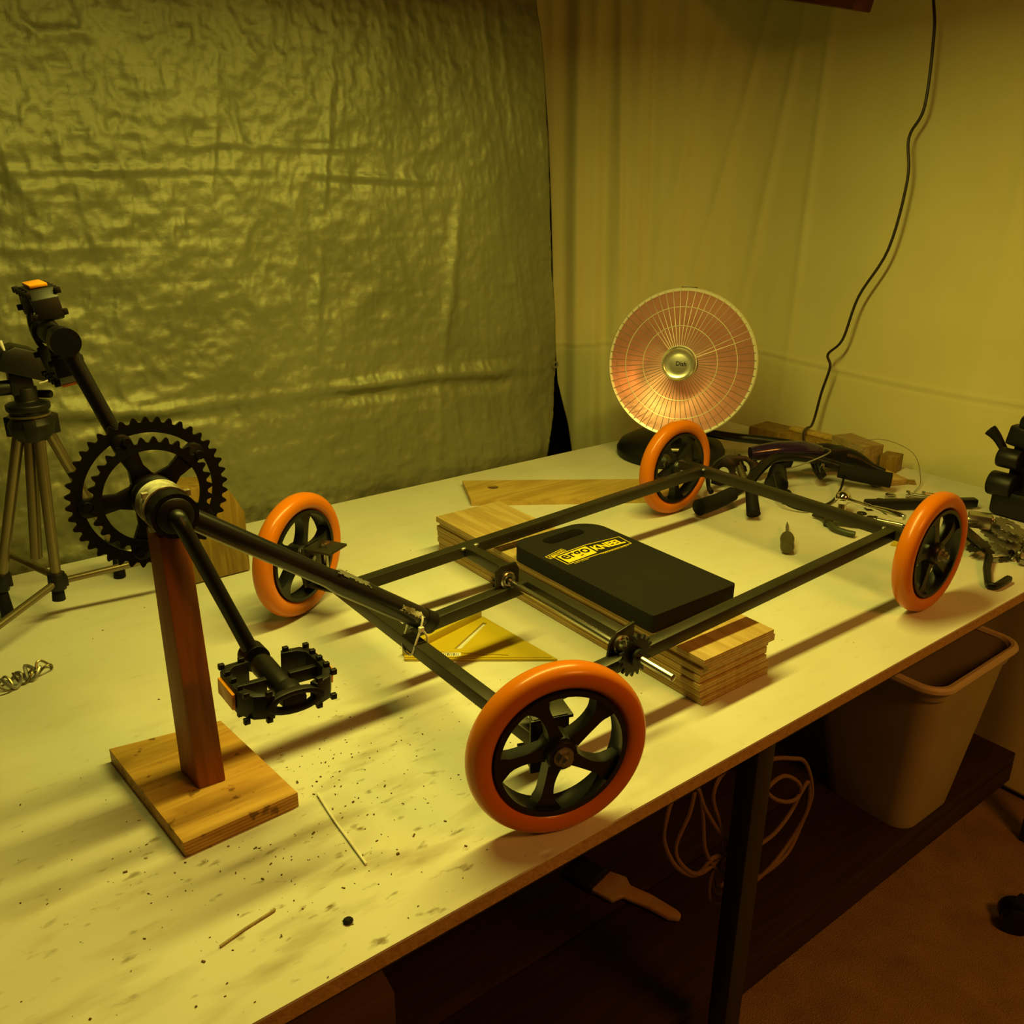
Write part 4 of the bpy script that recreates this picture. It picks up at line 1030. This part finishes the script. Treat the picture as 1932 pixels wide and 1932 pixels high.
bm = NB(); P = [Vector((x, y, ZR+.004)) for x, y in binring(1.0, -.006)]; tube(bm, P, .0085, 8, closed=True); M['can_rim'] = mat('bin_rim', (.52,.42,.30), .5); obj('rim', bm, M['can_rim'], binn)

pb = thing('paint_brush', 'wide paint brush with a pale handle lying on the dark shelf', 'paint brush', (.39,-.02,-.55))
bm = NB(); o = [(.409,.021),(.424,-.008),(.4155,-.028),(.4300,-.065),(.4405,-.118),(.4385,-.1295),(.4280,-.1330),(.4150,-.1200),(.4045,-.083),(.3860,-.037),(.3640,-.033),(.3510,.008)]
prism(bm, o, -.5465, -.5365); M['brush_h'] = mat('brush_handle', (.42,.30,.16), .6, vary=(30,(.40,.22,.12),.25)); obj('handle', bm, M['brush_h'], pb, bevel=.003)
bm = NB(); prism(bm, [(.405,.030),(.409,.019),(.351,.006),(.346,.018)], -.5485, -.5345); obj('ferrule', bm, M['steel_dark'], pb, bevel=.001)
bm = NB(); prism(bm, [(.396,.085),(.405,.030),(.346,.018),(.335,.070)], -.5485, -.5365); obj('bristles', bm, M['rubber'], pb, bevel=.003)

# coil of rope hanging from the bench leg
bm = NB()
def onp(x, z, dy=0): return (x, -.292+dy, z)
lo_ = [onp(.345,-.100),onp(.400,-.105,.004),onp(.445,-.120),onp(.490,-.150,.003),onp(.515,-.215),onp(.505,-.270,.004),onp(.470,-.305),onp(.420,-.318,.003),onp(.372,-.300),onp(.330,-.235,-.002),onp(.290,-.215),onp(.262,-.232,.004),
  onp(.215,-.190),onp(.190,-.140,.003),onp(.185,-.100),onp(.205,-.070,.004),onp(.240,-.075),onp(.262,-.135,.003),onp(.270,-.190),onp(.305,-.245,.004),onp(.345,-.270),onp(.382,-.255,.003),onp(.430,-.245),onp(.475,-.225,.004),onp(.480,-.185),onp(.440,-.150,.003),
  onp(.395,-.150),onp(.372,-.190,.004),onp(.355,-.225),onp(.310,-.190,.003),onp(.262,-.120),onp(.245,-.080,.004),onp(.230,-.110),onp(.212,-.160,.003),onp(.235,-.205),onp(.275,-.235,.004),onp(.310,-.215),onp(.300,-.165,.003),onp(.275,-.105),onp(.300,-.080,.004),onp(.345,-.095),
  onp(.420,-.180,.004),onp(.470,-.205),onp(.505,-.190,.003),onp(.508,-.240),onp(.480,-.290,.004),onp(.430,-.310),onp(.385,-.325,.003),onp(.345,-.345)]
tube(bm, smoothpts(lo_, 7), .0032, 8)
for k, rr in enumerate((.040,.030,.022)):
    tube(bm, [(.335+rr*.95*cos(a)+.002*k, -.285+.004*k, -.275+rr*1.25*sin(a)) for a in np.linspace(0, 2*pi, 28)[:-1]], .0032, 8, closed=True)
rope = obj('rope_coil', bm, M['rope'], base=(.34,-.29,-.08), label='tan rope coil hanging in loops behind the front bench leg', cat='rope')

bm = NB(); bx(bm, (-.21,.10,-.4995), (.30,.24,.10), Matrix.Rotation(R(-6), 3, 'Z'))
obj('storage_box', bm, M['brown_paper'], base=(-.21,.10,-.55), bevel=.004, label='dark brown box on the shelf at the bottom of the picture', cat='box')

cs = thing('chair_caster', 'black chair caster on the carpet at the right edge', 'caster', (1.13,-.44,-.76))
bm = NB(); cyl(bm, (1.112,-.430,-.730), (1.128,-.418,-.730), .030, n=30); cyl(bm, (1.136,-.412,-.730), (1.152,-.400,-.730), .030, n=30); obj('caster_wheel', bm, M['black_plastic'], cs, bevel=.004)
bm = NB(); cyl(bm, (1.128,-.418,-.730), (1.136,-.412,-.730), .012, n=16); bx(bm, (1.137,-.428,-.706), (.040,.046,.030)); cyl(bm, (1.145,-.440,-.70), (1.145,-.440,-.655), .009, n=14); bar(bm, (1.145,-.440,-.655), (1.25,-.62,-.615), .05, .03); obj('caster_fork', bm, M['black_plastic'], cs, bevel=.003)
